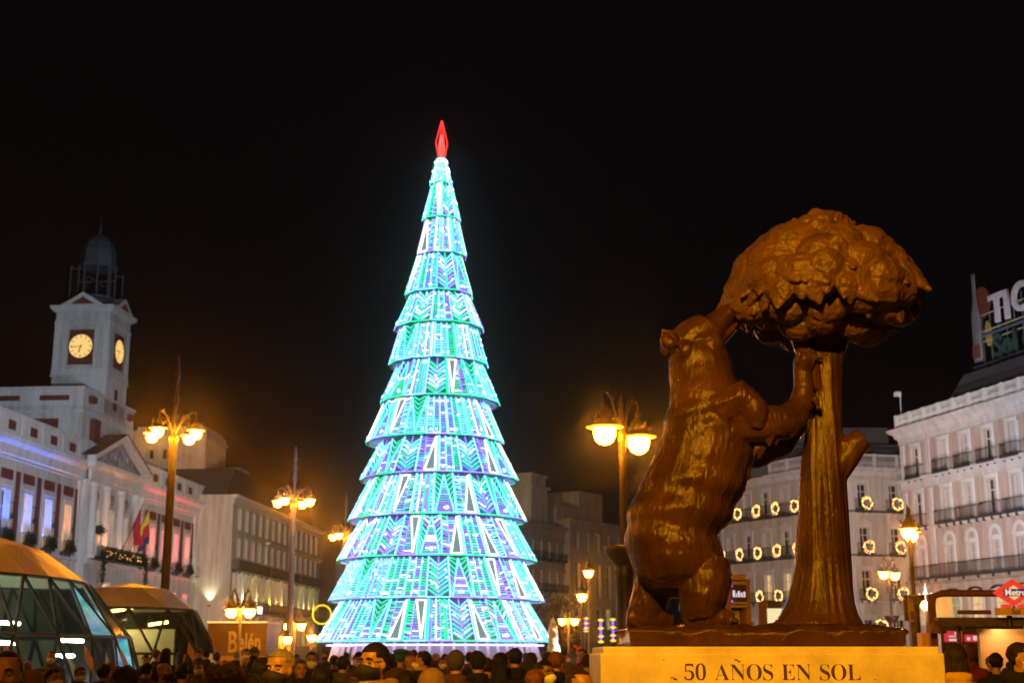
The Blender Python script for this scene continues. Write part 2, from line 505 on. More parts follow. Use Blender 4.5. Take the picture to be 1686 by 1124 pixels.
for x in [-4.78, -0.5, 3.77, 8.03, 12.28, 16.35, 31.4, 35.2, 39.2, 43.2, 47.2, 51.2]:
    brick_panel(pal, x-0.46, x+0.46, 11.4, 16.92)
for x in [51.9, 56.6, 17.0]:
    pm_ = MB(); pm_.box(x-0.45, x+0.45, -0.12, 0.1, 10.56, 17.6); pm_.box(x-0.55, x+0.55, -0.2, 0.1, 17.2, 17.74)
    pm_.build('pilaster', M['white_trim'], pal)
lanternm = MB(); lanternm.lathe([(0.16, -0.5), (0.13, -0.1), (0.03, 0.0), (0.015, 0.9)], 6); lanternm.box(-0.02, 0.02, -0.0, 0.32, 0.86, 0.92)
lanternm = lanternm.mesh('hanging_lantern', M['iron'])
def uplight(bld, x, y, z, col, energy, spot=110):
    b = MB(); b.box(-0.16, 0.16, -0.09, 0.09, 0, 0.12)
    o = b.build('uplight', M['iron'], bld, loc=(x, y, z))
    lamp_light('SPOT', o, (0, 0, 0.2), energy, col, 0.08, (math.pi, 0, 0), spot, 0.8)
    return o
BLUE, RED, ORG = (0.10, 0.20, 1.0), (1.0, 0.05, 0.07), (1.0, 0.33, 0.07)
for i, x in enumerate(left_bays + right_bays + last_bay):
    pane = M['glass_dark'] if i in (0, 2) else M['pane_warm']
    if x > 30: pane = M['pane_warm'] if i in (7, 10) else M['curtain']
    window(pal, x, wz0, ww, wh, pane, trim=M['white_trim'], recess=0.45, fw=0.3)
    window(pal, x, 3.2, ww, 5.0, M['glass_dark'] if i % 3 else M['pane_orange'], trim=M['white_trim'], recess=0.45, fw=0.3)
    bb = balcony(pal, x, wz0-0.05, 2.0, 0.5, 1.0)
    put('hanging_lantern', lanternm, pal, (x + 0.95, -0.32, wz0 + 2.35))
    col = BLUE if (x < 12 ) else (ORG if x < 20 else RED)
    uplight(pal, x-0.45, -0.2, wz0+0.02, col, 2300 if x < 12 else (1100 if x < 20 else 1700), 85)
for x in right_bays + last_bay:
    uplight(pal, x, -0.35, 7.2, RED, 380)
for x in left_bays[2:]:
    brick_panel(pal, x-2.5, x-1.8, 4.2, 8.2)
for x in right_bays:
    brick_panel(pal, x-2.35, x-1.7, 4.2, 8.2)
# projecting centre with columns, balcony and pediment
PB0, PB1, PJ = 17.2, 30.8, -0.8
cop = [(x-0.7-PB0, x+0.7-PB0, wz0, wz0+4.3) for x in port_bays] + [(22.0-PB0, 24.0-PB0, 1.0, 8.6), (18.3-PB0, 19.7-PB0, 3.2, 8.0), (26.3-PB0, 27.7-PB0, 3.2, 8.0)]
wall_mesh(PB1-PB0, 0, 18.0, cop, 0.5).build('portico_wall', M['white_stucco'], pal, loc=(PB0, PJ, 0))
for xx in (PB0, PB1):
    MB().add([(xx, PJ, 0), (xx, 0, 0), (xx, 0, 18), (xx, PJ, 18)], [(0, 1, 2, 3)]).build('portico_side', M['white_stucco'], pal)
pc = empty('portico', (0, PJ, 0)); pc.parent = pal
cornice(pc, PB0, PB1, [(0.0, 17.76), (0.12, 17.82), (0.12, 18.07), (0.25, 18.14), (0.3, 18.92), (0.85, 19.17), (0.95, 19.52), (0.95, 19.64), (-0.02, 19.66)], M['white_trim'], ends=1)
cornice(pc, PB0, PB1, [(0.0, 10.0), (0.25, 10.1), (0.25, 10.5), (0.0, 10.56)], M['white_trim'], 'string_course')
for x in port_bays:
    window(pc, x, wz0, 1.4, 4.3, M['pane_warm'] if x < 26 else M['pane_yellow'], trim=M['white_trim'], recess=0.4, fw=0.25)
    o = MB(); o.ball((0, 0, 0), (0.75, 0.16, 0.55), 14, 8); o.build('relief', M['relief_stone'], pc, True, (x, 0.0, 16.55))
for x in (19.0, 27.0):
    window(pc, x, 3.2, 1.4, 4.8, M['pane_orange'], trim=M['white_trim'], recess=0.4, fw=0.25)
door = MB(); door.box(-1.0, 1.0, 0.42, 0.46, 1.0, 8.5); door.build('doorway', M['pane_yellow'], pc, loc=(23.0, 0, 0))
uplight(pc, 23.0, -0.5, 3.2, ORG, 600)
for x in (17.75, 21.05, 25.0, 28.9, 30.3):
    c_ = MB(); c_.lathe([(0.5, 10.56), (0.5, 10.8), (0.4, 10.9), (0.42, 12.5), (0.36, 16.9), (0.46, 17.1), (0.34, 17.2), (0.5, 17.45), (0.55, 17.74)], 14, (0, -0.25, 0))
    c_.build('column', M['white_trim'], pc, True, (x, 0, 0))
for x, e in ((20.5, 900), (21.6, 900), (24.4, 300), (28.3, 400)): uplight(pc, x, -0.75, 10.66, ORG, e, 70)
ped = MB()
PA, PZ = 24.0, 23.25
ped.prism([(PB0+0.6, 19.7), (PB1-0.6, 19.7), (PA, PZ-0.55)], -0.2, 0.0, 1)
for x0_, x1_ in ((PB0-0.9, PA), (PB1+0.9, PA)):
    zb = 19.66
    dx, dz = x1_-x0_, PZ-zb
    ln = math.hypot(dx, dz); nx, nz = -dz/ln*0.5, abs(dx)/ln*0.5
    if dx < 0: nx = dz/ln*0.5
    ped.prism([(x0_, zb), (x1_, PZ-0.5), (x1_, PZ), (x0_+nx*0, zb+0.5)], -0.85, 0.0, 0)
ped.build('pediment', [M['white_trim'], M['relief_stone']], pc)
pr = MB()
for x0_, x1_ in ((PB0-1.0, PA), (PB1+1.0, PA)):
    pr.add([(x0_, -0.95, 20.2), (x1_, -0.95, PZ+0.06), (x1_, 7, PZ+0.06), (x0_, 7, 20.2)], [(0, 1, 2, 3) if x0_ < x1_ else (3, 2, 1, 0)])
pr.build('pediment_roof', M['slate'], pc)
rl = MB(); rnd = random.Random(3)
for k in range(46):
    x = rnd.uniform(PB0+2.2, PB1-2.2); zt = 19.7 + (1-abs(x-PA)/6.4)*3.0
    z = rnd.uniform(19.85, max(19.95, zt-0.5))
    rl.ball((x, -0.2, z), (rnd.uniform(.12, .35), 0.16, rnd.uniform(.2, .45)), 8, 5)
tag(rl.build('tympanum_relief', M['relief_stone'], pc, True), kind='stuff')
ba = MB(); ba.box(PB0+0.6, PB1-0.1, -1.3, 0, 10.56, 10.78); ba.box(PB0+0.6, PB1-0.1, -1.3, -1.25, 11.7, 11.78)
x = PB0 + 0.7
while x < PB1-0.1:
    ba.box(x-0.014, x+0.014, -1.29, -1.262, 10.78, 11.7); x += 0.16
ba.build('balcony', M['iron'], pc)
# attic block under the tower
BB0, BB1, BY = 17.9, 31.6, 0.65
ab = MB(); ab.box(BB0, BB1, BY, 27, 19.4, 25.3); ab.build('attic_block', M['white_stucco'], pal)
ac = MB(); ac.box(BB0-0.18, BB1+0.18, BY-0.18, 27.2, 24.55, 24.8); ac.box(BB0+0.05, BB1-0.05, BY+0.05, 26.9, 25.3, 26.9); ac.box(BB0-0.12, BB1+0.12, BY-0.12, 27.1, 26.9, 27.15)
ac.box(BB0-0.1, BB1+0.1, BY-0.1, 27.1, 21.6, 21.8)
ac.build('attic_parapet', M['white_trim'], pal)
for x, z0, z1, w in ((20.6, 22.2, 24.2, 1.5), (28.6, 22.0, 24.0, 1.5), (19.6, 25.75, 26.35, 0.8), (30.0, 25.75, 26.35, 0.8)):
    brick_panel(pal, x-w/2, x+w/2, z0, z1, BY-0.012 + (0.05 if z0 > 25 else 0))
for k, y in enumerate((3.6, 8.6, 13.6, 18.6)):           # on the flank that looks across the roof
    b_ = MB(); b_.box(BB0+0.03, BB0+0.2, y-1.5, y+1.5, 25.8, 26.3); b_.build('brick_panel', M['brick_red'], pal)
    b_ = MB(); b_.box(BB0+0.0, BB0+0.2, y+1.9, y+2.3, 25.31, 26.89); b_.build('parapet_pier', M['white_trim'], pal)
b_ = MB(); b_.box(BB0-0.012, BB0+0.2, 3.0, 9.5, 21.85, 24.0); b_.build('brick_panel', M['brick_red'], pal)
# tower
TW = 5.7; TC = (26.1, 0.7 + TW/2)
tw = empty('tower', (TC[0], TC[1], 0)); tw.parent = pal
h_ = TW / 2
tb = MB(); tb.box(-h_, h_, -h_, h_, 25.0, 36.2); tb.build('tower_wall', M['white_stucco'], tw)
td = MB()
for z0, z1, o in ((27.15, 29.2, 0.02), (29.2, 29.45, 0.16), (29.45, 30.0, 0.10), (34.75, 34.95, 0.12), (35.0, 35.15, 0.05), (36.0, 36.2, 0.25), (36.2, 36.45, 0.48), (36.45, 36.6, 0.55)):
    td.box(-h_-o, h_+o, -h_-o, h_+o, z0, z1)
for sx in (-1, 1):
    for sy in (-1, 1):
        td.box(sx*h_-0.55 if sx > 0 else -h_-0.06, h_+0.06 if sx > 0 else -h_+0.55, sy*h_-0.55 if sy > 0 else -h_-0.06, h_+0.06 if sy > 0 else -h_+0.55, 30.0, 34.75)
td.build('tower_trim', M['white_trim'], tw)
b_ = MB(); b_.box(-0.45, 0.45, -h_-0.035, -h_+0.1, 26.1, 27.7+0.6); b_.build('brick_panel', M['brick_red'], tw)
for k, ang in enumerate((0, math.pi/2, math.pi, -math.pi/2)):
    Mr = Matrix.Rotation(ang, 4, 'Z')
    b_ = MB(); b_.box(-1.3, 1.3, -h_-0.03, -h_+0.05, 30.45, 34.1, 0, Mr); b_.build('clock_panel', M['brick_red'], tw)
    d_ = MB(); n = 40; zc = 32.35
    d_.add([Mr @ Vector((1.24*math.cos(2*math.pi*i/n), -h_-0.10, zc+1.24*math.sin(2*math.pi*i/n))) for i in range(n)], [tuple(range(n))])
    dial = d_.build('clock_dial', M['clock_face'], tw)
    q = MB()
    def bar(a, r0, r1, w, y):
        ca, sa = math.sin(a), math.cos(a)
        q.add([(ca*r0 - sa*w, y, zc + sa*r0 + ca*w), (ca*r0 + sa*w, y, zc + sa*r0 - ca*w), (ca*r1 + sa*w, y, zc + sa*r1 - ca*w), (ca*r1 - sa*w, y, zc + sa*r1 + ca*w)], [(0, 1, 2, 3), (3, 2, 1, 0)], 0, Mr)
    for i in range(12): bar(2*math.pi*i/12, 0.88, 1.1, 0.045, -h_-0.115)
    tag(q.build('hour_marks', M['brick_red'], dial), kind='stuff')
    q = MB(); bar(R(195), -0.15, 0.72, 0.055, -h_-0.125); q.build('hour_hand', M['brick_red'], dial)
    q = MB(); bar(R(264), -0.18, 1.0, 0.035, -h_-0.13); q.build('minute_hand', M['brick_red'], dial)
    rg = MB(); rings = []
    for i in range(n):
        a = 2*math.pi*i/n
        rings.append([Mr @ Vector((r*math.cos(a), y, zc + r*math.sin(a))) for r, y in ((1.22, -h_-0.02), (1.22, -h_-0.14), (1.34, -h_-0.14), (1.34, -h_-0.02))])
    rings.append(rings[0]); rg.loft(rings, caps=False); rg.build('rim', M['brick_red'], dial)
    f = MB(); f.prism([(-2.3, 36.6), (2.3, 36.6), (0, 38.0)], -h_-0.45, -h_+1.2, 0, Mr)
    f.prism([(-1.25, 36.72), (1.25, 36.72), (0, 37.5)], -h_-0.46, -h_-0.44, 1, Mr)
    f.build('gable', [M['white_trim'], M['brick_red']], tw)
ln_ = MB(); ln_.lathe([(2.6, 36.6), (2.5, 37.6), (2.1, 37.9), (2.1, 38.1)], 8, ph=R(22.5)); ln_.build('lantern_base', M['lead_roof'], tw)
for k in range(8):
    a = R(22.5 + 45*k)
    cmb = MB(); cmb.lathe([(0.12, 38.0), (0.08, 38.2), (0.08, 41.2), (0.13, 41.4)], 7, (1.85*math.cos(a), 1.85*math.sin(a), 0)); cmb.build('lantern_post', M['lead_roof'], tw)
for k in range(4):
    a = R(45 + 90*k)
    cmb = MB(); cmb.lathe([(0.06, 37.0), (0.05, 40.9), (0.09, 41.1)], 6, (2.85*math.cos(a), 2.85*math.sin(a), 0)); cmb.box(-0.03, 0.03, 1.9, 2.85, 40.9, 40.97, 0, Matrix.Rotation(a - math.pi/2, 4, 'Z')); cmb.build('outer_post', M['lead_roof'], tw)
dm = MB(); dm.lathe([(2.0, 41.35), (2.05, 41.7), (1.85, 41.75), (1.85, 42.4), (1.78, 43.2), (1.5, 44.1), (0.95, 44.75), (0.3, 45.05), (0.12, 45.2), (0.09, 46.2), (0.0, 46.3)], 8, ph=R(22.5)); dm.build('lantern_dome', M['lead_roof'], tw)
fn = MB(); fn.tube((0, 0, 46.2), (0, 0, 48.0), 0.04, 6); fn.ball((0, 0, 46.5), 0.16, 8, 6); fn.box(-0.5, 0.35, -0.02, 0.02, 47.5, 47.72); fn.box(-0.03, 0.03, -0.35, 0.35, 47.0, 47.05); fn.build('weather_vane', M['iron'], tw)
bl = MB(); bl.lathe([(0.05, 40.2), (0.3, 40.0), (0.42, 39.4), (0.65, 38.9), (0.66, 38.85)], 12); bl.build('bell', M['lamp_dark'], tw)
hr = MB(); hr.box(-2.1, 2.1, -0.05, 0.05, 39.9, 40.02); hr.box(-0.05, 0.05, -2.1, 2.1, 39.9, 40.02); hr.build('bell_frame', M['lead_roof'], tw)
# antenna poles on the roof
for x, y in ((7.8, 5.0),):
    MB().tube((x, y, 19.4), (x, y, 24.5), 0.05, 6).build('antenna_pole', M['iron'], pal)

# ================================================================== flags, garland and planters on the palace
def on_palace(x, y, z):
    return Vector(pal.location) + Matrix.Rotation(pal.rotation_euler.z, 3, 'Z') @ Vector((x, y, z))
green_d = mat('garland_green', (0.035, 0.05, 0.02), .8, var=.6, scale=8)
def leaf_mass(mb, c, spread, n, rnd, s=.16):
    for i in range(n):
        p_ = Vector(c) + Vector((rnd.gauss(0, spread[0]), rnd.gauss(0, spread[1]), rnd.gauss(0, spread[2])))
        d = Vector((rnd.gauss(0, 1), rnd.gauss(0, 1), rnd.gauss(0, 1))).normalized()*s; e = d.orthogonal().normalized()*s*.4
        mb.add([p_-d, p_+e, p_+d, p_-e], [(0, 1, 2, 3)])
rnd = random.Random(8)
ga = MB()
for k in range(60):
    x = 18.2 + 12.2*k/59; leaf_mass(ga, (x, PJ-1.35, 10.95 + .35*abs(math.sin(k*.33)) ), (.16, .12, .22), 26, rnd)
for x in (18.6, 30.2):
    for k in range(10): leaf_mass(ga, (x, PJ-1.35, 10.5-.24*k), (.14, .12, .14), 22, rnd)
gr = empty('balcony_garland', on_palace(0, 0, 0), pal.rotation_euler.z, 'dark green garland along the central balcony of the white palace', 'garland')
tag(ga.build('foliage', green_d, gr), kind='stuff')
gb = MB()
for k in range(26):
    gb.ball((18.4 + 11.8*rnd.random(), PJ-1.55, 10.7 + rnd.random()*.6), .035, 5, 4)
tag(gb.build('fairy_lights', glow('fairy_light', (1, .5, .12), 5), gr), kind='stuff')
for x, lab in ((18.3, 'left'), (29.6, 'right')):
    b_ = MB(); b_.lathe([(.05, -.35), (.4, -.2), (.5, 0), (.45, .06)], 12)
    hb = empty('hanging_basket', on_palace(x, PJ-.8, 13.2), 0, f'round dark plant basket on the palace portico, {lab} of the flags', 'plant basket', 'plant baskets on the portico')
    b_.build('basket', M['lamp_dark'], hb); f = MB(); leaf_mass(f, (0, 0, .1), (.3, .3, .2), 180, rnd); tag(f.build('plants', green_d, hb), kind='stuff')
    w_ = MB(); w_.box(-.02, .02, 0, .85, .8, .84); w_.tube((0, 0, 0), (0, 0, .82), .02, 5); w_.build('bracket', M['iron'], hb)
def flag(x, lab, bands, seed):
    """pole leaning out over the balcony, cloth hanging in folds"""
    o = empty('flag', on_palace(x, PJ-1.3, 10.8), pal.rotation_euler.z, lab, 'flag')
    p0, p1 = Vector((-.9, .2, .4)), Vector((.35, -1.4, 5.6))
    MB().tube(p0, p1, .045, 7).build('pole', M['lamp_dark'], o)
    mb = MB(); nu, nv = 9, 14; rnd_ = random.Random(seed)
    for j in range(nv):
        v = j/(nv-1)
        for i in range(nu):
            u = i/(nu-1)
            top = p0.lerp(p1, .97 - .42*u)
            x_ = top.x*(1-v*.65) + (.15 - .1*u)*v; y_ = top.y + .16*math.sin(u*9 + seed + v*2)*(.3 + v)
            mb.v.append((x_, y_, top.z - v*(3.6 - 1.2*u)))
    for j in range(nv-1):
        for i in range(nu-1):
            mb.f.append((j*nu+i, j*nu+i+1, (j+1)*nu+i+1, (j+1)*nu+i)); v = (j+.5)/(nv-1)
            mb.m.append(next(k for k, (lim, _) in enumerate(bands) if v <= lim))
    mb.build('cloth', [m_ for _, m_ in bands], o, True)
f_red, f_yel, f_blu = mat('flag_red', (.55, .015, .025), .8), mat('flag_yellow', (.75, .5, .03), .8), mat('flag_blue', (.03, .03, .12), .8)
flag(24.2, 'plain red flag hanging over the palace balcony', [(1.0, f_red)], 1)
flag(26.2, 'yellow and red flag hanging over the palace balcony', [(.42, f_yel), (.8, f_red), (1.0, f_blu)], 3)
pb_ = MB(); pb_.box(-.85, .85, -.2, .12, -.02, .32)
plm = MB(); leaf_mass(plm, (0, -.05, .45), (.42, .16, .22), 230, rnd, .14); leaf_mass(plm, (.2, -.25, .05), (.35, .06, .2), 90, rnd, .14)
pbm, plm = pb_.mesh('box', M['lamp_dark']), plm.mesh('plants', green_d)
for i, x in enumerate(left_bays + right_bays + last_bay):
    o = empty('window_planter', on_palace(x, -.52, wz0 + .1), pal.rotation_euler.z, f"planted box on the {['first','second','third','fourth','fifth','sixth'][len(left_bays)-1-i if x < 20 else i-len(left_bays)]} palace window {'on the near' if x < 20 else 'on the far'} side of the portico", 'planter', 'planters on the palace windows')
    put('box', pbm, o); tag(put('plants', plm, o), kind='stuff')

# ================================================================== cream building beyond the palace
def row_building(name, a, b, label, cat, H, rows, cols, wallm, trimm, depth=14, corn=None, **kw):
    bld, L = place(name, a, b, label, cat)
    ops = []
    for r in rows:
        for x in cols: ops.append((x-r['w']/2, x+r['w']/2, r['z'], r['z']+r['h']))
    wall_mesh(L, 0, H, ops, 0.35).build('wall', wallm, bld)
    shell(bld, 0, L, 0.002, depth, 0, H+0.2, wallm)
    cornice(bld, 0, L, corn or [(0.0, H-0.9), (0.1, H-0.85), (0.15, H-0.4), (0.55, H-0.2), (0.7, H), (0.7, H+0.15), (0.05, H+0.2)], trimm, ends=1)
    for ri, r in enumerate(rows):
        for ci, x in enumerate(cols):
            pane = r['pane'](ri, ci) if callable(r['pane']) else r['pane']
            window(bld, x, r['z'], r['w'], r['h'], pane, frame=r.get('frame', M['pale_trim']), trim=trimm, style=r.get('style', 'plain'), fw=r.get('fw', 0.2))
            if r.get('bal'): balcony(bld, x, r['z']-0.02, r['bal'], 0.5)
    return bld, L
cols = [3.0 + 3.35*i for i in range(14)]
cre, CL = row_building('cream_hotel', (-33.58, 164.92), (-29.87, 214.58), 'cream classical building with yellow uplighting between its columns, beyond the palace', 'building', 20.4,
    [dict(z=16.6, w=1.1, h=2.6, pane=lambda r, c: M['glass_dark'] if c % 3 else M['shutter']), dict(z=13.3, w=1.2, h=2.3, pane=lambda r, c: M['curtain'] if c % 2 else M['shutter']),
     dict(z=8.6, w=1.3, h=2.6, pane=lambda r, c: M['glass_dark']), dict(z=3.0, w=1.6, h=3.4, pane=lambda r, c: M['pane_green'] if c in (3, 8, 11) else M['glass_dark'])], cols, M['cream_stucco'], M['cream_trim'], depth=26)
for x0_, x1_ in ((0.6, 16.0), (16.6, 33.0), (33.6, 49.2)):
    balcony(cre, (x0_+x1_)/2, 11.75, x1_-x0_, 0.9, 1.1)
    balcony(cre, (x0_+x1_)/2, 7.1, x1_-x0_, 0.9, 1.1)
for i, x in enumerate([1.3 + 3.35*i for i in range(15)]):
    pl = MB(); pl.box(x-0.36, x+0.36, -0.32, 0, 7.2, 11.0); pl.box(x-0.45, x+0.45, -0.42, 0, 11.0, 11.5); pl.box(x-0.42, x+0.42, -0.36, 0.0, 7.1, 7.5)
    pl.build('pilaster', M['cream_trim'], cre)
cornice(cre, 16.3, 49.6, [(0.0, 15.6), (0.3, 15.75), (0.55, 16.0), (0.55, 16.15), (0.0, 16.2)], M['cream_trim'], 'string_course')
ycols = [(1.0, .85, .55), (1.0, 1.0, .9), (.95, .85, .12), (1.0, .78, .3), (.8, .8, .08), (.8, .75, .1), (1.0, .62, .2), (1, .7, .25), (.95, .9, .4), (1, .75, .3), (.8, .85, .15), (1, .9, .6), (.85, .9, .2), (.8, .85, .12)]
for i, cc in enumerate(ycols):
    x = 3.0 + 3.35*i
    b_ = MB(); b_.box(-0.15, 0.15, -0.12, 0.12, 0, 0.15)
    o = b_.build('uplight', M['iron'], cre, loc=(x - (1.68 if i % 2 else 1.2), -0.72, 7.2))
    lamp_light('SPOT', o, (0, 0, 0.25), 300 if i in (0, 4) else 900, cc, 0.1, aim((0, 0, 0), (0, 0.25, 1)), 75, 0.7)
b_ = MB(); b_.box(-0.15, 0.15, -0.12, 0.12, 0, 0.15); o = b_.build('uplight', M['iron'], cre, loc=(-0.6, 2.2, 7.3)); lamp_light('SPOT', o, (0, 0, 0.25), 500, (1, .9, .62), 0.1, aim((0, 0, 0), (.2, 0.1, 1)), 80, 0.8)
# flank wall windows, roof and roof house of the cream building
fw_ = MB(); fw_.box(-0.06, 0.0, 8.5, 9.6, 9.5, 12.0); fw_.build('shutter_panel', M['iron'], cre)
rf = MB(); rf.prism([(0.6, 20.6), (49, 20.6), (46, 24.2), (3.5, 24.2)], 1.0, 22.0); rf.build('roof', M['slate'], cre)
rh = MB(); rh.box(4, 13, 5, 14.5, 20.6, 29.2); rh.box(3.8, 13.2, 4.8, 14.7, 28.2, 28.6); rh.box(4.4, 12.6, 5.4, 14, 29.2, 29.7); rh.box(13, 17.5, 3, 9, 20.6, 25.6); rh.box(17.5, 20, 2, 8, 20.6, 24.6); rh.box(3.995, 4.2, 16, 24, 20.6, 25.8)
rh.build('roof_house', M['stone_dim'], cre)
wv = MB()
for y in (9.2, 9.9, 11.6): wv.box(3.96, 4.1, y, y+0.45, 25.6, 26.7)
wv.build('louvre', M['iron'], cre)

# ================================================================== dim block closing the street, behind the christmas tree
far1, FL = row_building('dim_apartment_block', (-3.2, 184.0), (8.6, 207.8), 'dim stone apartment block with dark balconies and a roof pavilion, behind the lit tree', 'building', 20.0,
    [dict(z=15.3, w=1.1, h=2.5, pane=M['glass_dark'], bal=1.8), dict(z=11.0, w=1.1, h=2.6, pane=M['glass_dark']), dict(z=6.4, w=1.1, h=2.8, pane=M['glass_dark'])],
    [2.6 + 2.75*i for i in range(9)], M['stone_dim'], M['stone_dim'], depth=16)
balcony(far1, FL/2, 10.8, FL-2, 0.7); balcony(far1, FL/2, 6.2, FL-2, 0.7)
t_ = MB(); t_.box(16.0, 21.5, 1.2, 6.5, 20.2, 25.6); t_.box(15.6, 21.9, 0.8, 6.9, 25.6, 26.0); t_.box(16.2, 21.3, 1.4, 6.3, 26.0, 27.4); t_.box(15.9, 21.6, 1.1, 6.6, 27.4, 27.7); t_.box(6, 15, 4, 9, 20.2, 24.2)
t_.build('roof_pavilion', M['cream_stucco'], far1)
far2, FL2 = row_building('dark_office_block', (8.7, 206.0), (19.5, 221.5), 'dark office block with two lit windows, between the lit tree and the bear', 'building', 21.5,
    [dict(z=17.2, w=1.0, h=2.6, pane=lambda r, c: M['pane_green'] if c == 5 else M['glass_dark']), dict(z=10.2, w=1.5, h=5.0, pane=M['glass_dark']),
     dict(z=5.4, w=1.5, h=3.2, pane=lambda r, c: M['pane_green'] if c in (3,) else M['glass_dark'])], [1.8 + 3.0*i for i in range(6)], M['stone_dim'], M['stone_dim'], depth=18)
t_ = MB(); t_.box(9, 16, 4, 12, 21.7, 27.0); t_.box(1, 8, 3, 8, 21.7, 24); t_.build('roof_house', M['stone_dim'], far2)
wb = MB(); wb.box(0, 40, 0, 20, 0, 17.0); wb = wb.build('street_end_block', M['stone_dim'], rz=0, loc=(-30, 236, 0))
tag(wb, 'dark block at the far end of the street, left of the lit tree', 'building')
for i in range(10):
    for z in (5, 9, 13):
        window(wb, 2 + 3.6*i, z, 1.2, 2.2, M['pane_green'] if (i*3+z) % 7 == 0 else M['glass_dark'], recess=-0.1, trim=None)

# ================================================================== white building hung with wreaths
WP = [(22.2, 146.2), (28.9, 133.9), (33.0, 132.4), (40.5, 134.6)]
wre = empty('wreath_building', (WP[1][0], WP[1][1], 0), 0, 'pale curved building hung with glowing wreaths, behind the bronze tree trunk', 'building')
WREATHS = []
facets = [(WP[0], WP[1], [1.6 + 3.0*i for i in range(5)]), (WP[1], WP[2], [2.2]), (WP[2], WP[3], [1.0, 4.4])]
for fi, (a, b, cols) in enumerate(facets):
    d = Vector((b[0]-a[0], b[1]-a[1])); L = d.length
    f = empty('front_section', (a[0]-WP[1][0], a[1]-WP[1][1], 0), math.atan2(d.y, d.x)); f.parent = wre
    rows = [dict(z=15.6, h=2.3, b=1), dict(z=11.4, h=2.3, b=1), dict(z=7.0, h=2.6, b=1), dict(z=2.6, h=2.4, b=0)]
    ops = [(x-0.55, x+0.55, r['z'], r['z']+r['h']) for r in rows for x in cols]
    wall_mesh(L, 0, 19.3, ops, 0.3).build('wall', M['pale_wall'], f)
    shell(f, 0, L, 0.002, 12, 0, 19.4, M['stone_dim'])
    cornice(f, 0, L, [(0.0, 18.6), (0.12, 18.65), (0.2, 19.1), (0.5, 19.3), (0.55, 19.5), (0.05, 19.55)], M['pale_trim'], ends=0.4)
    for z in (15.35, 11.15, 6.75):
        cornice(f, 0, L, [(0, z-0.22), (0.18, z-0.18), (0.18, z-0.02), (0, z)], M['slate'] if z > 7 else M['pale_trim'], 'string_course')
    balustrade(f, 0.2, L-0.2, 19.55, 1.3, M['pale_trim'], 2.6, 0.1)
    for ri, r in enumerate(rows):
        for ci, x in enumerate(cols):
            pane = M['glass_dark']
            if fi == 0 and ri == 2 and ci in (2, 3): pane = M['pane_yellow']
            elif fi == 0: pane = M['curtain'] if (ci + ri) % 2 else M['glass_dark']
            window(f, x, r['z'], 1.1, r['h'], pane, frame=M['pale_trim'], trim=M['pale_trim'], style='hood' if ri == 1 else 'plain', fw=0.3)
            if r['b']: balcony(f, x, r['z']-0.1, 1.7, 0.5, 0.9)
    for x in {0.25, L-0.25} | ({L/2 - 0.2} if fi == 2 else set()):
        pl = MB(); pl.box(x-0.25, x+0.25, -0.1, 0, 2, 18.5); pl.build('pilaster', M['pale_trim'], f)
    WREATHS.append((f, cols, L, a, d.normalized()))
at_ = MB(); at_.box(-8, 12, 5, 12, 19.4, 22.3); at_.box(-8.3, 12.3, 4.7, 12.3, 22.3, 22.6); at_.box(-5, 10, 6, 12, 22.6, 24.6); at_.build('attic', M['slate'], wre)
wreath_green = mat('wreath_green', (0.03, 0.05, 0.018), 0.8, var=0.5, scale=14)
bulb = glow('wreath_bulb', (1.0, 0.52, 0.17), 4.0)
def wreath_meshes(seed):
    rnd = random.Random(seed); g_ = MB(); b_ = MB()
    n = 20
    rings = []
    for i in range(n + 1):
        a = 2*math.pi*(i % n)/n
        rings.append([((0.52 + 0.13*math.cos(t))*math.cos(a), 0.10*math.sin(t), (0.52 + 0.13*math.cos(t))*math.sin(a)) for t in [2*math.pi*k/6 for k in range(6)]])
    g_.loft(rings, caps=False)
    for i in range(70):
        a = rnd.uniform(0, 6.283); r = 0.52 + rnd.uniform(-.12, .12); c = Vector((r*math.cos(a), rnd.uniform(-.1, .05), r*math.sin(a)))
        d = Vector((rnd.gauss(0, 1), rnd.gauss(0, .5), rnd.gauss(0, 1))).normalized()*0.16
        e = d.orthogonal().normalized()*0.03
        g_.add([c-e, c+e, c+d], [(0, 1, 2)])
    for i in range(46):
        a = 2*math.pi*i/46 + rnd.uniform(-.15, .15); r = 0.52 + rnd.uniform(-.13, .13)
        b_.ball((r*math.cos(a), -0.13 + rnd.uniform(-.02, .02), r*math.sin(a)), rnd.uniform(.032, .068), 5, 4)
    return g_.mesh('greenery', wreath_green), b_.mesh('bulbs', bulb)
WM = [wreath_meshes(k) for k in range(3)]
ordn = ['first', 'second', 'third', 'fourth', 'fifth', 'sixth', 'seventh', 'eighth']
rown = {15.6: 'top', 11.4: 'middle', 7.0: 'lower'}
k = 0
for z in (15.6, 11.4, 7.0):
    c = 0
    for fi, (f, cols, L, a, d) in enumerate(WREATHS):
        for x in cols:
            px = Vector((a[0], a[1])) + d*(x - (0.5 if fi == 0 else 0)) + Vector((d.y, -d.x))*0.72
            w = empty('wreath', (px.x, px.y, z + 0.35), math.atan2(d.y, d.x), f'ring wreath of warm bulbs on the {rown[z]} balcony row, {ordn[c]} from the left', 'wreath', 'wreaths hung on the balconies')
            gm_, bm_ = WM[k % 3]; k += 1; c += 1
            put('greenery', gm_, w); tag(put('bulb_string', bm_, w), kind='stuff')
w = empty('wreath', tuple(at(1451, 1030, 128.0)), R(10), 'ring wreath of warm bulbs low on the ground floor, right of the bronze trunk', 'wreath', 'wreaths hung on the balconies')
put('greenery', WM[1][0], w); tag(put('bulb_string', WM[1][1], w), kind='stuff')
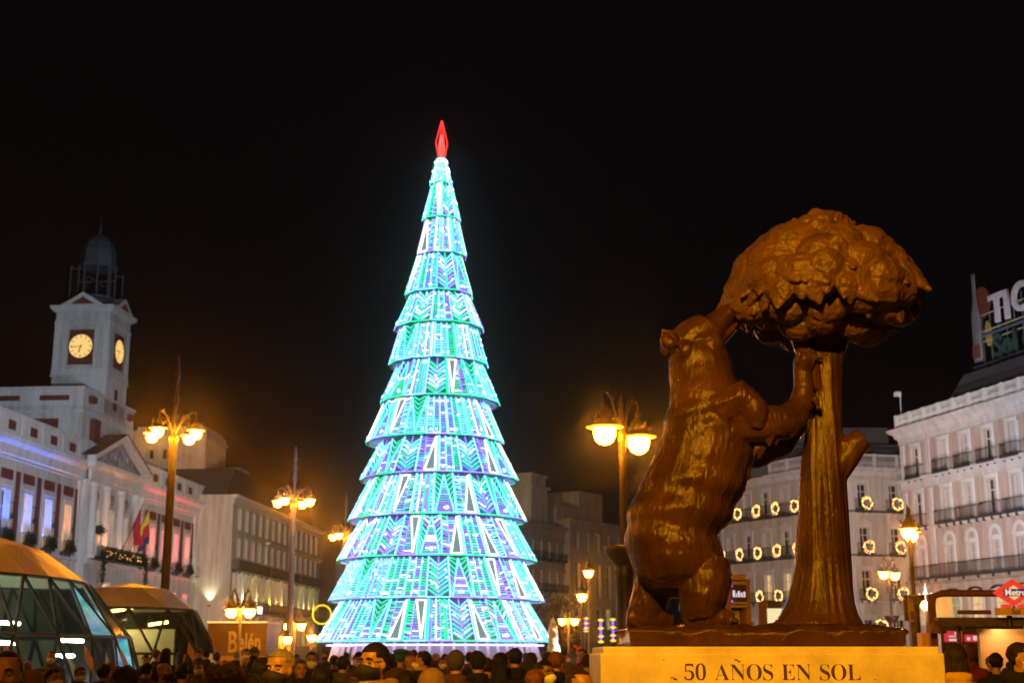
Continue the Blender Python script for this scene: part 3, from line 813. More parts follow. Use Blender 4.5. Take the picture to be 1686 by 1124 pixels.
MB().tube((0, 0, -w.location.z), (0, 0, -0.6), 0.03, 5).build('stand', M['iron'], w)

# ================================================================== lilac building with the rooftop sign, on the right
rb, RL = place('corner_building', (34.13, 119.14), (41.2, 93.1), 'pink and white building with a roof balustrade and black balconies, at the right edge', 'building')
rcols = [2.35, 6.6, 9.75, 12.9, 16.05, 19.2, 22.4, 25.4]
rrows = [dict(z=16.6, h=2.5, w=1.1), dict(z=12.4, h=2.75, w=1.2), dict(z=8.0, h=2.4, w=1.15), dict(z=4.1, h=2.2, w=1.7)]
ops = [(x-r['w']/2, x+r['w']/2, r['z'], r['z']+r['h']) for r in rrows for x in rcols]
wall_mesh(RL, 0, 20.0, ops, 0.35).build('wall', M['pink_stucco'], rb)
shell(rb, 0, RL, 0.002, 14, 0, 20.9, M['pink_stucco'])
cornice(rb, 0, RL, [(0.0, 19.55), (0.1, 19.6), (0.12, 20.0), (0.35, 20.2), (0.4, 20.45), (0.75, 20.7), (0.85, 20.95), (0.1, 21.0)], M['pale_trim'], ends=1)
cornice(rb, 0, RL, [(0.0, 15.5), (0.12, 15.55), (0.15, 16.2), (0.4, 16.35), (0.4, 16.5), (0.0, 16.55)], M['pale_trim'], 'string_course', ends=1)
cornice(rb, 0, RL, [(0.0, 12.0), (0.1, 12.05), (0.15, 12.2), (0.0, 12.28)], M['pale_trim'], 'string_course', ends=1)
cornice(rb, 0, RL, [(0.0, 7.4), (0.2, 7.5), (0.25, 7.8), (0.0, 7.86)], M['stone_dim'], 'string_course', ends=1)
dn = MB(); x = 0.1
while x < RL:
    dn.box(x, x+0.12, -0.42, -0.1, 20.2, 20.38); x += 0.26
dn.build('dentils', M['pale_trim'], rb)
balustrade(rb, 0.2, RL-0.2, 21.0, 1.15, M['white_trim'], 2.25, -0.35)
for ri, r in enumerate(rrows):
    for ci, x in enumerate(rcols):
        pane = [M['glass_dark'], M['shutter'], M['curtain']][(ci*2 + ri*3) % 3] if ri < 2 else (M['shutter'] if ri == 2 else (M['pane_yellow'] if ci in (2, 3) else M['pane_green']))
        window(rb, x, r['z'], r['w'], r['h'], pane, frame=M['pale_trim'], trim=M['white_trim'], style='arch' if ri == 2 else 'plain', fw=0.26)
        if ri < 2: balcony(rb, x, r['z']-0.05, 2.2 if ri == 0 else 2.5, 0.55, 0.95)
        if ri == 2 and ci == 0: balcony(rb, x, 8.0, 2.6, 0.6, 0.95)
        if ri == 1:
            MB().box(x-1.6, x-1.42, -0.25, 0, 12.4, 13.3).build('balcony_pier', M['pale_trim'], rb)
balcony(rb, (4.4 + RL)/2, 8.0, RL-4.6, 0.8, 0.95)
for x in (0.35, 4.3):
    pl = MB()
    for z0, z1 in ((16.6, 19.5), (12.3, 15.4), (8.0, 12.0)): pl.box(x-0.28, x+0.28, -0.12, 0, z0, z1)
    pl.build('pilaster', M['pale_trim'], rb)
for x in rcols[1:]:
    ar = MB(); n = 10
    for k in range(n):
        a0, a1 = math.pi*k/n, math.pi*(k+1)/n
        ar.prism([(x+1.05*math.cos(a0), 6.35+0.5*math.sin(a0)), (x+1.2*math.cos(a0), 6.35+0.62*math.sin(a0)), (x+1.2*math.cos(a1), 6.35+0.62*math.sin(a1)), (x+1.05*math.cos(a1), 6.35+0.5*math.sin(a1))], -0.2, 0.0)
    ar.build('arch_moulding', M['iron'], rb)
rf = MB(); rf.prism([(3.6, 21.0), (RL, 21.0), (RL, 24.3), (8.5, 24.3)], 1.2, 12); rf.build('roof', M['slate'], rb)
MB().box(3.5, RL, 1.0, 1.2, 22.2, 22.42).build('roof_gutter', M['white_trim'], rb)
cm = MB(); cm.tube((0.0, 0.3, 21), (0.0, 0.3, 24.1), 0.05, 6); cm.box(-0.35, 0.15, -0.1, 0.35, 24.0, 24.4); cm.build('roof_camera', M['white_trim'], rb)
# rooftop advertising sign: letters on a steel frame
sg = empty('rooftop_sign', tuple(rb.matrix_world @ Vector((0, 0, 0))), 0, 'large unlit white letters and a bottle board on a steel rooftop frame', 'sign')
sg.location = rb.location; sg.rotation_euler = rb.rotation_euler
steel = mat('sign_steel', (0.16, 0.22, 0.30), 0.5, 0.3, var=0.3, scale=3)
letw = mat('sign_white', (0.8, 0.78, 0.82), 0.6, var=0.2, scale=2)
letg = mat('sign_green', (0.04, 0.10, 0.08), 0.6, var=0.3, scale=2)
tube_y = mat('sign_tube', (0.6, 0.56, 0.3), 0.5, var=0.1)
from math import hypot
def rb_local(px, py, y):
    """point of the sign plane (local x, z) seen at a photo pixel"""
    ang = rb.rotation_euler.z; dx, dy = math.cos(ang), math.sin(ang); nx, ny = -dy, dx
    ox, oy = rb.location.x + nx*y, rb.location.y + ny*y
    X, Yy, Z = ray(px, py)
    det = X*(-dy) - (-dx)*Yy
    kk = (ox*(-dy) - (-dx)*oy)/det
    return (X*kk-ox)*dx + (Yy*kk-oy)*dy, EYE + Z*kk
SY = 3.0
def sx(px, py): return rb_local(px, py, SY)
fr = MB()
def fbar(p, q, r=0.07, m=0, yy=SY):
    fr.tube((p[0], yy, p[1]), (q[0], yy, q[1]), r, 5, m)
xa, za = sx(1604, 608)
xe = xa + 12
zl1 = sx(1640, 590)[1]; zl2 = sx(1640, 545)[1]
fbar((xa, za+0.1), (xe, za+0.1), 0.12); fbar((xa+1, zl2), (xe, zl2), 0.14); fbar((xa+1, zl2+0.35), (xe, zl2+0.35), 0.06, 1); fbar((xa+1, sx(1650, 506)[1]), (xe, sx(1650, 506)[1]), 0.05, 1); fbar((xa+1.2, zl2-0.5), (xe, zl2-0.5), 0.05, 1)
x = xa + 1.2
while x < xe:
    fr.tube((x, SY+0.3, 21.8), (x, SY+0.3, zl2+2.6), 0.07, 5, 0); fr.tube((x, SY+0.3, 23.2), (x+0.9, SY+1.4, 21.8), 0.05, 5, 0); x += 1.1
fr.build('frame', [steel, tube_y], sg)
def letter(ch, size, m, px, py, offs=0.02, name='letter', y=SY-0.15):
    me = text_mesh(ch, size, 0.12, m, offs)
    x_, z_ = sx(px, py)
    o = put(name, me, sg, (x_, y, z_)); o.rotation_euler = (math.pi/2, 0, 0)
    return o
letter('T', 3.3, letw, 1634, 533, 0.09); letter('I', 3.3, letw, 1657, 525, 0.09); letter('O', 3.3, letw, 1670, 516, 0.09)
letter('Sol de', 2.6, letg, 1640, 588, 0.05)
# plain bottle board with a round red backing and a yellow panel
bx, bz = sx(1616, 596)
bo = MB()
bo.lathe([(0.55, 0), (0.62, 0.4), (0.62, 3.6), (0.5, 4.4), (0.28, 5.0), (0.24, 7.2), (0.28, 7.3), (0.28, 7.6)], 14, (bx, SY-0.2, bz), 0, 0, 1, 0.35)
bo.build('bottle_board', mat('bottle_white', (0.22, 0.21, 0.24), 0.6, var=0.3, scale=2), sg, True)
lb = MB(); lb.box(bx-0.45, bx+0.45, SY-0.46, SY-0.2, bz+0.3, bz+1.4); lb.build('bottle_label', M['brick_red'], sg)
rd = MB(); n = 24; cx_, cz_ = bx+0.45, bz+5.0
rd.prism([(cx_+1.25*math.cos(2*math.pi*i/n), cz_+1.35*math.sin(2*math.pi*i/n)) for i in range(n)], SY+0.05, SY+0.2); rd.build('round_board', M['brick_red'], sg)
yb = MB(); yb.prism([(bx+1.2+0.45*math.cos(2*math.pi*i/n), bz+2.2+1.1*math.sin(2*math.pi*i/n)) for i in range(n)], SY+0.02, SY+0.12); yb.build('yellow_board', mat('sign_yellow', (0.42, 0.33, 0.10), 0.6), sg)

# ================================================================== the christmas tree of light tubes
TX, TY = -4.75, 87.0
LED = [glow('led_green', (0.02, 1.0, 0.32), 2.6), glow('led_cyan', (0.18, 0.76, 1.0), 3.8), glow('led_violet', (0.33, 0.23, 1.0), 2.8),
       glow('led_white', (0.85, 0.95, 1.0), 5.0), glow('led_blue', (0.12, 0.32, 1.0), 2.6), glow('led_warm', (1.0, 0.93, 0.74), 2.2)]
GRN, CYA, VIO, WHI, BLU, WRM = range(6)
led_red = glow('led_red', (1.0, 0.035, 0.03), 2.4); led_pink = glow('led_pink', (1.0, 0.16, 0.13), 1.6)
backing = mat('tree_backing', (0.26, 0.30, 0.60), 0.8, var=0.2, scale=2)  # backing added behind the tubes; its blue imitates light inside the tree
frame_d = mat('tree_frame', (0.03, 0.03, 0.05), 0.6, 0.3)
blank_m = lit_pane('tree_blank_panel', (0.34, 0.44, 0.46), (0.16, 0.36, 0.42), 0.75, 0.5)
xt = empty('christmas_tree', (TX, TY, 0), 0, 'tall cone-shaped christmas tree of glowing green, violet and white tubes with a red tip', 'christmas tree')
# bottom height, offset of the tier in x, bottom radius
TIERS = [(32.33, -.02, .73), (29.77, .05, 1.26), (27.25, .08, 1.69), (24.54, -.06, 2.25), (22.28, -.02, 2.94), (19.89, -.02, 3.22), (17.36, .1, 3.85), (14.79, -.2, 4.41), (12.4, .12, 5.04), (9.82, .02, 5.64), (7.32, .03, 6.27), (4.86, .04, 6.73), (2.39, -.08, 7.3)]
def strip(mb, p, q, w, m, lift=0.05):
    """one light tube: a low triangular bar from p to q in the panel plane (u, v)"""
    p, q = Vector((p[0], 0, p[1])), Vector((q[0], 0, q[1]))
    d = q - p
    if d.length < 0.02: return
    d.normalize(); s = Vector((d.z, 0, -d.x)) * w
    o = Vector((0, -lift - w, 0)); b = Vector((0, -lift, 0))
    mb.add([p - s + b, p + s + b, q + s + b, q - s + b, p + o, q + o], [(0, 4, 5, 3), (4, 1, 2, 5)], m)
def panel_mesh(kind, wb, wt, h, seed):
    """a trapezoid panel of tubes; local x across, z up the slope, -y outwards"""
    rnd = random.Random(seed); mb = MB()
    def half(v): return (wb + (wt - wb) * v) / 2 * 0.97
    def P(u, v): return (u * half(v), v * h)             # u in -1..1, v in 0..1
    W = 0.023
    def seg(u0, v0, u1, v1, m, w=W):
        if w == W and v0 == v1 and abs(u1 - u0)*wb > .35 and rnd.random() < .6:        # run of short lamps
            k_ = max(2, int(abs(u1 - u0)*wb/2/.13))
            for q in range(k_): strip(mb, P(u0 + (u1-u0)*(q + .12)/k_, v0), P(u0 + (u1-u0)*(q + .88)/k_, v1), w, m)
        else: strip(mb, P(u0, v0), P(u1, v1), w, m)
    edge = rnd.choice([GRN, GRN, VIO, CYA])
    seg(-1, 0.015, 1, 0.015, edge, 0.03); seg(-1, 0.01, -1, 0.985, rnd.choice([GRN, CYA, VIO])); seg(1, 0.01, 1, 0.985, rnd.choice([GRN, CYA, VIO]))
    n = max(5, int(h / 0.185))
    lx = lambda: rnd.choice([CYA, CYA, VIO, VIO, VIO, GRN, GRN, GRN, BLU, WHI, WHI])
    dots = []
    if kind == 0:                                       # fir: violet rungs in an upright triangle, green chevrons outside
        a, b = rnd.choice([(GRN, VIO), (GRN, VIO), (CYA, VIO), (VIO, GRN)])
        seg(-0.85, 0.03, 0, 0.95, CYA); seg(0.85, 0.03, 0, 0.95, CYA)
        for i in range(n):
            v = 0.05 + 0.9 * i / n; k = 0.85 * (1 - v / 0.97)
            if k > 0.06: seg(-k, v, k, v, b if rnd.random() < .5 else lx())
            if i % 2 == 0 and v < 0.92:
                m1 = a if rnd.random() < .6 else lx(); seg(k + 0.07, v + 0.02, 0.97, min(0.98, v + 0.16), m1); seg(-k - 0.07, v + 0.02, -0.97, min(0.98, v + 0.16), m1)
        dots = [(rnd.uniform(-.5, .5), 0.15 + rnd.uniform(-.03, .03)) for _ in range(5)]
    elif kind == 1:                                     # fishbone round a middle tube
        a = rnd.choice([GRN, CYA]); b = rnd.choice([VIO, CYA, GRN])
        seg(0, 0.02, 0, 0.98, rnd.choice([GRN, VIO])); 
        for i in range(n):
            v = 0.03 + 0.8 * i / n
            m = (a if v > 0.45 else b) if rnd.random() < .6 else lx()
            if i % 2 == 0: seg(0.05, v, 0.93, min(.99, v + 0.17), m); seg(-0.05, v, -0.93, min(.99, v + 0.17), m)
            else: seg(0.12, v, 0.8, min(.99, v + 0.12), lx(), W*.7); seg(-0.12, v, -0.8, min(.99, v + 0.12), lx(), W*.7)
        dots = [(rnd.uniform(-.8, .8), rnd.uniform(.1, .9)) for _ in range(4)]
    elif kind == 2:                                     # upright bands
        x = -0.9
        while x < 0.95:
            m = lx(); seg(x, 0.03, x, 0.97, m)
            if rnd.random() < 0.6:
                x2 = min(.95, x + rnd.uniform(.25, .5)); m2 = rnd.choice([CYA, VIO, GRN])
                for i in range(n):
                    v = 0.04 + 0.94 * i / n; seg(x + .06, v, x2 - .06, v + rnd.choice([0, 0, .03]), m2 if rnd.random() < .6 else lx())
                x = x2
            else: x += 0.18
        dots = [(rnd.uniform(-.9, .9), rnd.uniform(.05, .95)) for _ in range(6)]
    elif kind == 3:                                     # ladder of rungs in three columns
        for u0, u1 in ((-.95, -.35), (-.3, .3), (.35, .95)):
            m = rnd.choice([VIO, CYA, GRN, VIO, GRN])
            for i in range(n):
                v = 0.04 + 0.94 * i / n; seg(u0, v, u1, v, m if rnd.random() < .6 else lx())
            seg(u0, 0.03, u0, 0.97, CYA)
        dots = [(rnd.uniform(-.9, .9), rnd.choice([.12, .5, .85])) for _ in range(7)]
    elif kind == 4:                                     # hanging triangle of chevrons between rungs
        seg(-0.9, 0.96, 0, 0.04, CYA); seg(0.9, 0.96, 0, 0.04, CYA)
        a, b = rnd.choice([(GRN, VIO), (GRN, CYA)])
        for i in range(n):
            v = 0.06 + 0.9 * i / n; k = 0.88 * v
            if i % 2 == 0: seg(0, v - 0.02, max(0.03, k - .06), min(.98, v + 0.1), a); seg(0, v - 0.02, -max(0.03, k - .06), min(.98, v + 0.1), a)
            m1 = b if rnd.random() < .6 else lx(); seg(k + .06, v, .96, v, m1); seg(-k - .06, v, -.96, v, m1)
        dots = [(rnd.choice([-.8, .8]) + rnd.uniform(-.1, .1), rnd.uniform(.08, .2)) for _ in range(4)]
    elif kind in (5, 6):                                # blank triangle with a warm outline, rungs beside it
        s = rnd.choice([-1, 1])
        if kind == 5: tri = [(-0.2*s, 0.05), (0.75*s, 0.05), (0.72*s, 0.95)]
        else: tri = [(-0.25*s, 0.95), (0.72*s, 0.95), (0.55*s, 0.05)]
        for i in range(3):
            p, q = tri[i], tri[(i + 1) % 3]; strip(mb, P(*p), P(*q), 0.055, WRM, 0.06)
        t3 = [P(*t) for t in tri]
        mb.add([(x, -0.06, z) for x, z in t3], [(0, 1, 2)], 6)
        m = rnd.choice([GRN, CYA, VIO])
        for i in range(n):
            v = 0.05 + 0.92 * i / n
            e = -0.3 if kind == 5 else -0.35
            seg(e*s, v, -.95*s, v + rnd.choice([0, .05]), m if rnd.random() < .7 else lx())
            u1 = (-.2 + .92*(v-.05)/.9 if kind == 5 else .55 - .8*(v-.05)/.9) - .12
            if u1 > -.22: seg(-.28*s, v, u1*s, v, lx())
        seg(.86*s, .03, .86*s, .97, CYA); seg(-.3*s if kind == 5 else -.38*s, .03, -.38*s, .97, VIO)
    for u, v in dots:
        x_, z_ = P(u, v); strip(mb, (x_-.05, z_), (x_+.05, z_), 0.05, WHI, 0.09)
    return mb.mesh('light_panel', LED + [blank_m])
prev_r = 0.28
prev_z = 34.19
panels = 0
for ti, (zb, ox, rbm) in enumerate(TIERS):
    zt = prev_z + (0.02 if ti else 0)
    rt = prev_r * (0.86 if ti else 1.0)
    n = max(8, round(2 * math.pi * rbm / 1.42))
    wb, wt = 2 * rbm * math.sin(math.pi / n), 2 * rt * math.sin(math.pi / n)
    ab, a_t = rbm * math.cos(math.pi / n), rt * math.cos(math.pi / n)
    h = math.hypot(zt - zb, ab - a_t); slope = math.atan2(ab - a_t, zt - zb)
    kinds = [0, 1, 2, 3, 4, 0, 3, 2, 1, 5, 5, 6] if ti > 0 else [2, 3]
    meshes = [panel_mesh(kk, wb, wt, h, ti * 31 + i) for i, kk in enumerate(kinds)]
    rnd = random.Random(100 + ti)
    off = rnd.uniform(0, 1)
    last = -1
    for i in range(n):
        th = 2 * math.pi * (i + off) / n
        kk = rnd.choice([q for q in range(len(meshes)) if q != last]); last = kk
        o = put('light_panel', meshes[kk], xt, (ox + ab * math.cos(th), ab * math.sin(th), zb))
        o.rotation_euler = Matrix.Rotation(th + math.pi / 2, 3, 'Z').to_euler()
        # lean the panel inwards
        o.rotation_euler = (Matrix.Rotation(th + math.pi / 2, 3, 'Z') @ Matrix.Rotation(-slope, 3, 'X')).to_euler()
        panels += 1
    bk_ = MB()
    bk_.lathe([(rbm - 0.10, zb + 0.04), (rt - 0.08, zt)], n, (ox, 0, 0), 0, 2*math.pi*(0.5 + off)/n)
    bk_.build('backing_cone', backing, xt)
    rg = MB(); rings = []
    for i in range(n + 1):
        th = 2 * math.pi * (i + off + 0.5) / n
        rings.append([((rbm + dr) * math.cos(th) + ox, (rbm + dr) * math.sin(th), zb + dz) for dr, dz in ((-.14, -.035), (.02, -.035), (.02, 0.0), (-.14, 0.0))])
    rg.loft(rings, caps=False); rg.build('tier_ring', frame_d, xt)
    for i in range(n):
        th = 2 * math.pi * (i + off + 0.5) / n
        sp = MB(); sp.tube((ox + rbm*math.cos(th), rbm*math.sin(th), zb), (ox + rt*math.cos(th), rt*math.sin(th), zt), 0.03, 4)
        sp.build('tier_rib', frame_d, xt)
    prev_r, prev_z = rbm, zb
# red tip: open diamonds of red tube
tip = MB()
for k in range(4):
    a = math.pi/2*k + 0.4; c_, s_ = math.cos(a), math.sin(a)
    pts = [(0.18*c_, 0.18*s_, 34.15), (0.42*c_, 0.42*s_, 35.3), (0.03*c_, 0.03*s_, 36.9)]
    tip.path([pts[0], pts[1], pts[2]], 0.035, 5, 0)
    tip.path([(0.10*c_, 0.10*s_, 34.2), (0.22*c_, 0.22*s_, 35.0), (0.05*c_, .05*s_, 35.9)], 0.028, 5, 1)
    for j in range(6):
        v = j/6; z = 34.5 + v*1.3; r1 = 0.30*(1-abs(v-.45)*.9)
        tip.tube((r1*c_, r1*s_, z), (r1*-s_*.5, r1*c_*.5, z+0.15), 0.018, 4, 1)
tip.build('red_tip', [led_red, led_pink], xt)
# base: ring of raking white struts and a dark core
bl5 = MB(); bl5.lathe([(6.55, 2.2), (6.75, 2.2), (6.75, 2.26), (6.55, 2.26)], 48); bl5.build('added_base_glow', glow('added_base_glow', (0.72, 0.62, 1.0), 3.0), xt)  # hidden glowing ring added under the lowest tier to brighten the struts
bs = MB(); bs.lathe([(5.2, 0.0), (5.2, 2.35)], 24); bs.build('base_core', mat('base_panel', (0.28, 0.27, 0.30), 0.7, var=0.2), xt)
strut = mat('base_strut', (0.62, 0.60, 0.66), 0.6, var=0.1)
for i in range(56):
    th = 2*math.pi*i/56
    sm_ = MB(); sm_.tube((6.9*math.cos(th), 6.9*math.sin(th), 0), (6.2*math.cos(th), 6.2*math.sin(th), 2.4), 0.09, 5); sm_.build('base_strut', strut, xt)

# ================================================================== street lamps
def lamp_head(parent, x, y, z, arm_from, metal):
    """hood, brim and globe hung from a scrolled arm"""
    hd = MB()
    hd.lathe([(0.40, 0.0), (0.36, 0.03), (0.25, 0.07), (0.22, 0.18), (0.24, 0.21), (0.13, 0.34), (0.06, 0.46), (0.09, 0.52), (0.04, 0.60), (0.02, 0.74)], 16, (x, y, z))
    for k in range(6):
        a = math.pi/3*k
        hd.tube((x + 0.25*math.cos(a), y + 0.25*math.sin(a), z + 0.18), (x + 0.33*math.cos(a), y + 0.33*math.sin(a), z + 0.36), 0.045, 5, 0, 0.008)
    ho = hd.build('lamp_hood', metal, parent, True)
    br = MB(); br.lathe([(0.20, -0.05), (0.41, -0.015), (0.42, 0.0), (0.40, 0.012), (0.18, 0.02)], 20, (x, y, z)); br.build('brim', M['brim'], ho, True)
    gl = MB(); gl.lathe([(0.02, -0.40), (0.11, -0.375), (0.19, -0.31), (0.235, -0.21), (0.245, -0.07), (0.235, -0.01)], 16, (x, y, z)); gl.build('globe', M['globe'], ho, True)
    ax, ay, az = arm_from
    pts = [(ax, ay, az)]
    for t in (0.25, 0.5, 0.75, 0.95):
        pts.append((ax + (x-ax)*t, ay + (y-ay)*t, az + 0.75*math.sin(t*1.9)))
    pts.append((x, y, z + 0.72))
    am = MB(); am.path(pts, [0.05, 0.045, 0.04, 0.04, 0.035, 0.03], 6)
    for t, s in ((0.35, 0.16), (0.7, 0.13)):             # little leaves on the scroll
        cx_, cy_, cz_ = ax + (x-ax)*t, ay + (y-ay)*t, az + 0.75*math.sin(t*1.9)
        am.tube((cx_, cy_, cz_), (cx_, cy_, cz_ + s*1.6), 0.05, 5, 0, 0.01)
    am.build('arm', metal, parent, True)
def plaza_lamp(loc, rz, label, group='tall four-globe lamps of the plaza'):
    """tall post with four hanging globes and a leafy mast on top"""
    t = empty('plaza_lamp', loc, rz, label, 'street lamp', group)
    p_ = MB(); p_.lathe([(0.42, 0), (0.42, 0.5), (0.34, 0.6), (0.30, 1.1), (0.22, 1.25), (0.20, 4), (0.165, 10.6), (0.20, 10.7), (0.20, 10.95), (0.10, 11.05)], 12); p_.build('post', M['lamp_metal'], t, True)
    ms = MB(); ms.lathe([(0.10, 11.0), (0.13, 11.6), (0.08, 12.0), (0.12, 12.4), (0.12, 13.0), (0.10, 14.3), (0.02, 14.6)], 8)
    for z, s in ((11.9, .22), (12.6, .26), (13.3, .28), (13.75, .2)):
        for k in range(4):
            a = math.pi/2*k + z
            ms.tube((0.08*math.cos(a), 0.08*math.sin(a), z - 0.3), (s*math.cos(a), s*math.sin(a), z + 0.12), 0.05, 5, 0, 0.012)
    ms.build('mast', M['lamp_metal'], t, True)
    for k in range(4):
        a = math.pi/2*k
        lamp_head(t, 1.15*math.cos(a), 1.15*math.sin(a), 11.15, (0.1*math.cos(a), 0.1*math.sin(a), 11.2), M['lamp_metal'])
    return t
LA = plaza_lamp((-14.8, 59.2, 0), R(-22), 'tall four-globe lamp in front of the white palace')
def again(src, loc, rz, label):
    c = copy_tree(src); c.location = loc; c.rotation_euler = (0, 0, rz); c['label'] = label
    return c
LA2 = again(LA, (-13.75, 86.2, 0), R(-20), 'tall four-globe lamp in front of the cream building')
LA3 = again(LA, (-13.5, 111.5, 0), R(-20), 'tall four-globe lamp half hidden behind the left side of the lit tree')
LBH = again(LA, (-2.2, -2.8, 0), R(30), 'tall four-globe lamp standing behind the viewer')
again(LA, (-17.5, 27.5, 0), R(12), 'unseen four-globe lamp past the left edge, added to light the near pavilion')  # out of view, added to turn the near pavilion roof orange
# the lamp behind the viewer carries the floodlight that lights the statue and the nearest heads
fl = MB(); fl.box(-0.2, 0.2, -0.12, 0.12, -0.16, 0.16); fl = fl.build('added_floodlight', M['iron'], LBH, loc=(0.0, 0.3, 8.8))
fl.rotation_euler = (0, 0, -R(30))
STATUE_L = lamp_light('SPOT', LBH, (0, 0, 0), 16000, SODIUM, 0.2, None, 45, 0.5)
Mi = Matrix.Rotation(-R(30), 3, 'Z')
pl_ = Mi @ Vector((0.15, 0.62, 8.8))
STATUE_L.location = pl_
STATUE_L.rotation_euler = (Mi.to_4x4() @ (Vector((1.95, 10.3, 2.9)) - Vector((-2.05, -2.2, 8.8))).to_track_quat('-Z', 'Y').to_matrix().to_4x4()).to_euler()
def pair_lamp(loc, rz, label, group='two-globe lamps on bowl-topped columns', arm=0.83):
    """two hanging globes on a slim post rising from a dark column with a bowl capital"""
    t = empty('column_lamp', loc, rz, label, 'street lamp', group)
    c_ = MB(); c_.lathe([(0.40, 0), (0.40, 0.3), (0.30, 0.45), (0.26, 0.9), (0.20, 1.0), (0.19, 3.3), (0.24, 3.4), (0.20, 3.45), (0.26, 3.6), (0.40, 3.78), (0.44, 3.9), (0.44, 3.96), (0.10, 3.98)], 16); c_.build('column', M['lamp_dark'], t, True)
    p_ = MB(); p_.lathe([(0.085, 3.97), (0.08, 6.3), (0.105, 6.32), (0.105, 6.5), (0.06, 6.6), (0.09, 6.9), (0.05, 7.25), (0.01, 7.4)], 12); p_.build('post', M['lamp_metal'], t, True)
    for sgn in (-1, 1): lamp_head(t, sgn*arm, 0, 6.52, (sgn*0.06, 0, 6.6), M['lamp_metal'])
    return t
LB = pair_lamp((2.48, 30.5, 0), R(58), 'two-globe lamp close behind the back of the bear')
LB2 = again(LB, (16.0, 55.3, 0), R(70), 'two-globe lamp in front of the pink building, right of the bronze trunk')
again(LB, (-16.2, 30.2, 0), R(40), 'unseen two-globe lamp past the left edge, added to light the near pavilion')  # second lamp added out of view, close by, to brighten the same roof
LB3 = again(LB, (22.9, 84.0, 0), R(52), 'two-globe lamp by the wreath building, right of the bronze trunk')
def small_lamp(loc, rz, label, h=4.6, pair=True, group='small lamps across the plaza'):
    t = empty('small_lamp', loc, rz, label, 'street lamp', group)
    p_ = MB(); p_.lathe([(0.22, 0), (0.20, 0.8), (0.09, 0.95), (0.06, h-0.1), (0.09, h), (0.03, h+0.2)], 10); p_.build('post', M['lamp_metal'], t, True)
    if pair:
        for s in (-1, 1): lamp_head(t, 0.42*s, 0, h, (0.04*s, 0, h+0.1), M['lamp_metal'])
    else: lamp_head(t, 0, 0, h+0.25, (0.0, 0.02, h+0.1), M['lamp_metal'])
    return t
def foot(px, py, Y): v = at(px, py, Y); return (v.x, Y, 0), v.z
for px, py, Y, pair, lab in ((969, 943, 82, False, 'single-globe lamp, the taller of two standing right of the lit tree'), (958, 982, 78, False, 'single-globe lamp, the shorter of two standing right of the lit tree'),
                             (936, 1022, 96, True, 'small two-globe lamp between the lit tree and the fountain jet'), (396, 1007, 66, True, 'small two-globe lamp in front of the brown nativity box'),
                             (485, 1030, 90, True, 'small two-globe lamp right of the brown nativity box'), (461, 1052, 84, True, 'lowest two-globe lamp beside the lit yellow figure'),
                             (513, 1049, 92, False, 'small single-globe lamp under the yellow ring'), (1525, 994, 62, False, 'single-globe lamp in front of the pink building, beside the metro entrance')):
    loc, z = foot(px, py, Y)
    small_lamp(loc, R(8), lab, z + 0.15 - (0 if pair else 0.25), pair)

# floodlights added to the lamp posts to brighten the facades
def added_floodlight(post, lz, target, energy, col, spot):
    """projector added on a short bracket of a lamp post"""
    base = Vector(post.location); tgt = Vector(target)
    d = Vector((tgt.x-base.x, tgt.y-base.y, 0)).normalized()
    Mi = Matrix.Rotation(-post.rotation_euler.z, 3, 'Z')
    p0 = Mi @ (d*0.30 + Vector((0, 0, lz)))
    b = MB(); b.box(-0.22, 0.22, -0.1, 0.1, -0.18, 0.18); b.tube((0, 0, -0.1), tuple(-(Mi @ d)*0.28 + Vector((0, 0, -0.1))), 0.03, 5)
    o = b.build('added_floodlight', M['lamp_dark'], post, loc=p0)
    w = base + d*0.5 + Vector((0, 0, lz))
    q = lamp_light('SPOT', post, Mi @ (d*0.5 + Vector((0, 0, lz))), energy, col, 0.2, None, spot, 0.9)
    q.rotation_euler = (Mi.to_4x4() @ (tgt - w).to_track_quat('-Z', 'Y').to_matrix().to_4x4()).to_euler()
COOL = (0.52, 0.78, 1.0)
added_floodlight(LA, 10.2, (-41.5, 120, 14), 60000, (0.66, 0.82, 1.0), 62)
added_floodlight(LA2, 10.2, (-40, 140, 26), 21000, COOL, 60)
added_floodlight(LA3, 10.2, (-38, 158, 14), 5000, (0.95, 0.85, 0.88), 80)
added_floodlight(LA3, 9.6, (-31, 190, 16), 46000, (1.0, 0.78, 0.52), 70)
added_floodlight(LB2, 5.9, (37.5, 108, 12), 96000, (1.0, 0.86, 0.88), 60)
added_floodlight(LB3, 5.9, (38, 106, 20), 27000, (0.66, 0.80, 1.0), 70)
added_floodlight(LB3, 5.5, (30, 136, 12), 40000, (1.0, 0.76, 0.60), 80)
added_floodlight(LA3, 9.0, (6, 200, 18), 20000, (1.0, 0.74, 0.42), 60)

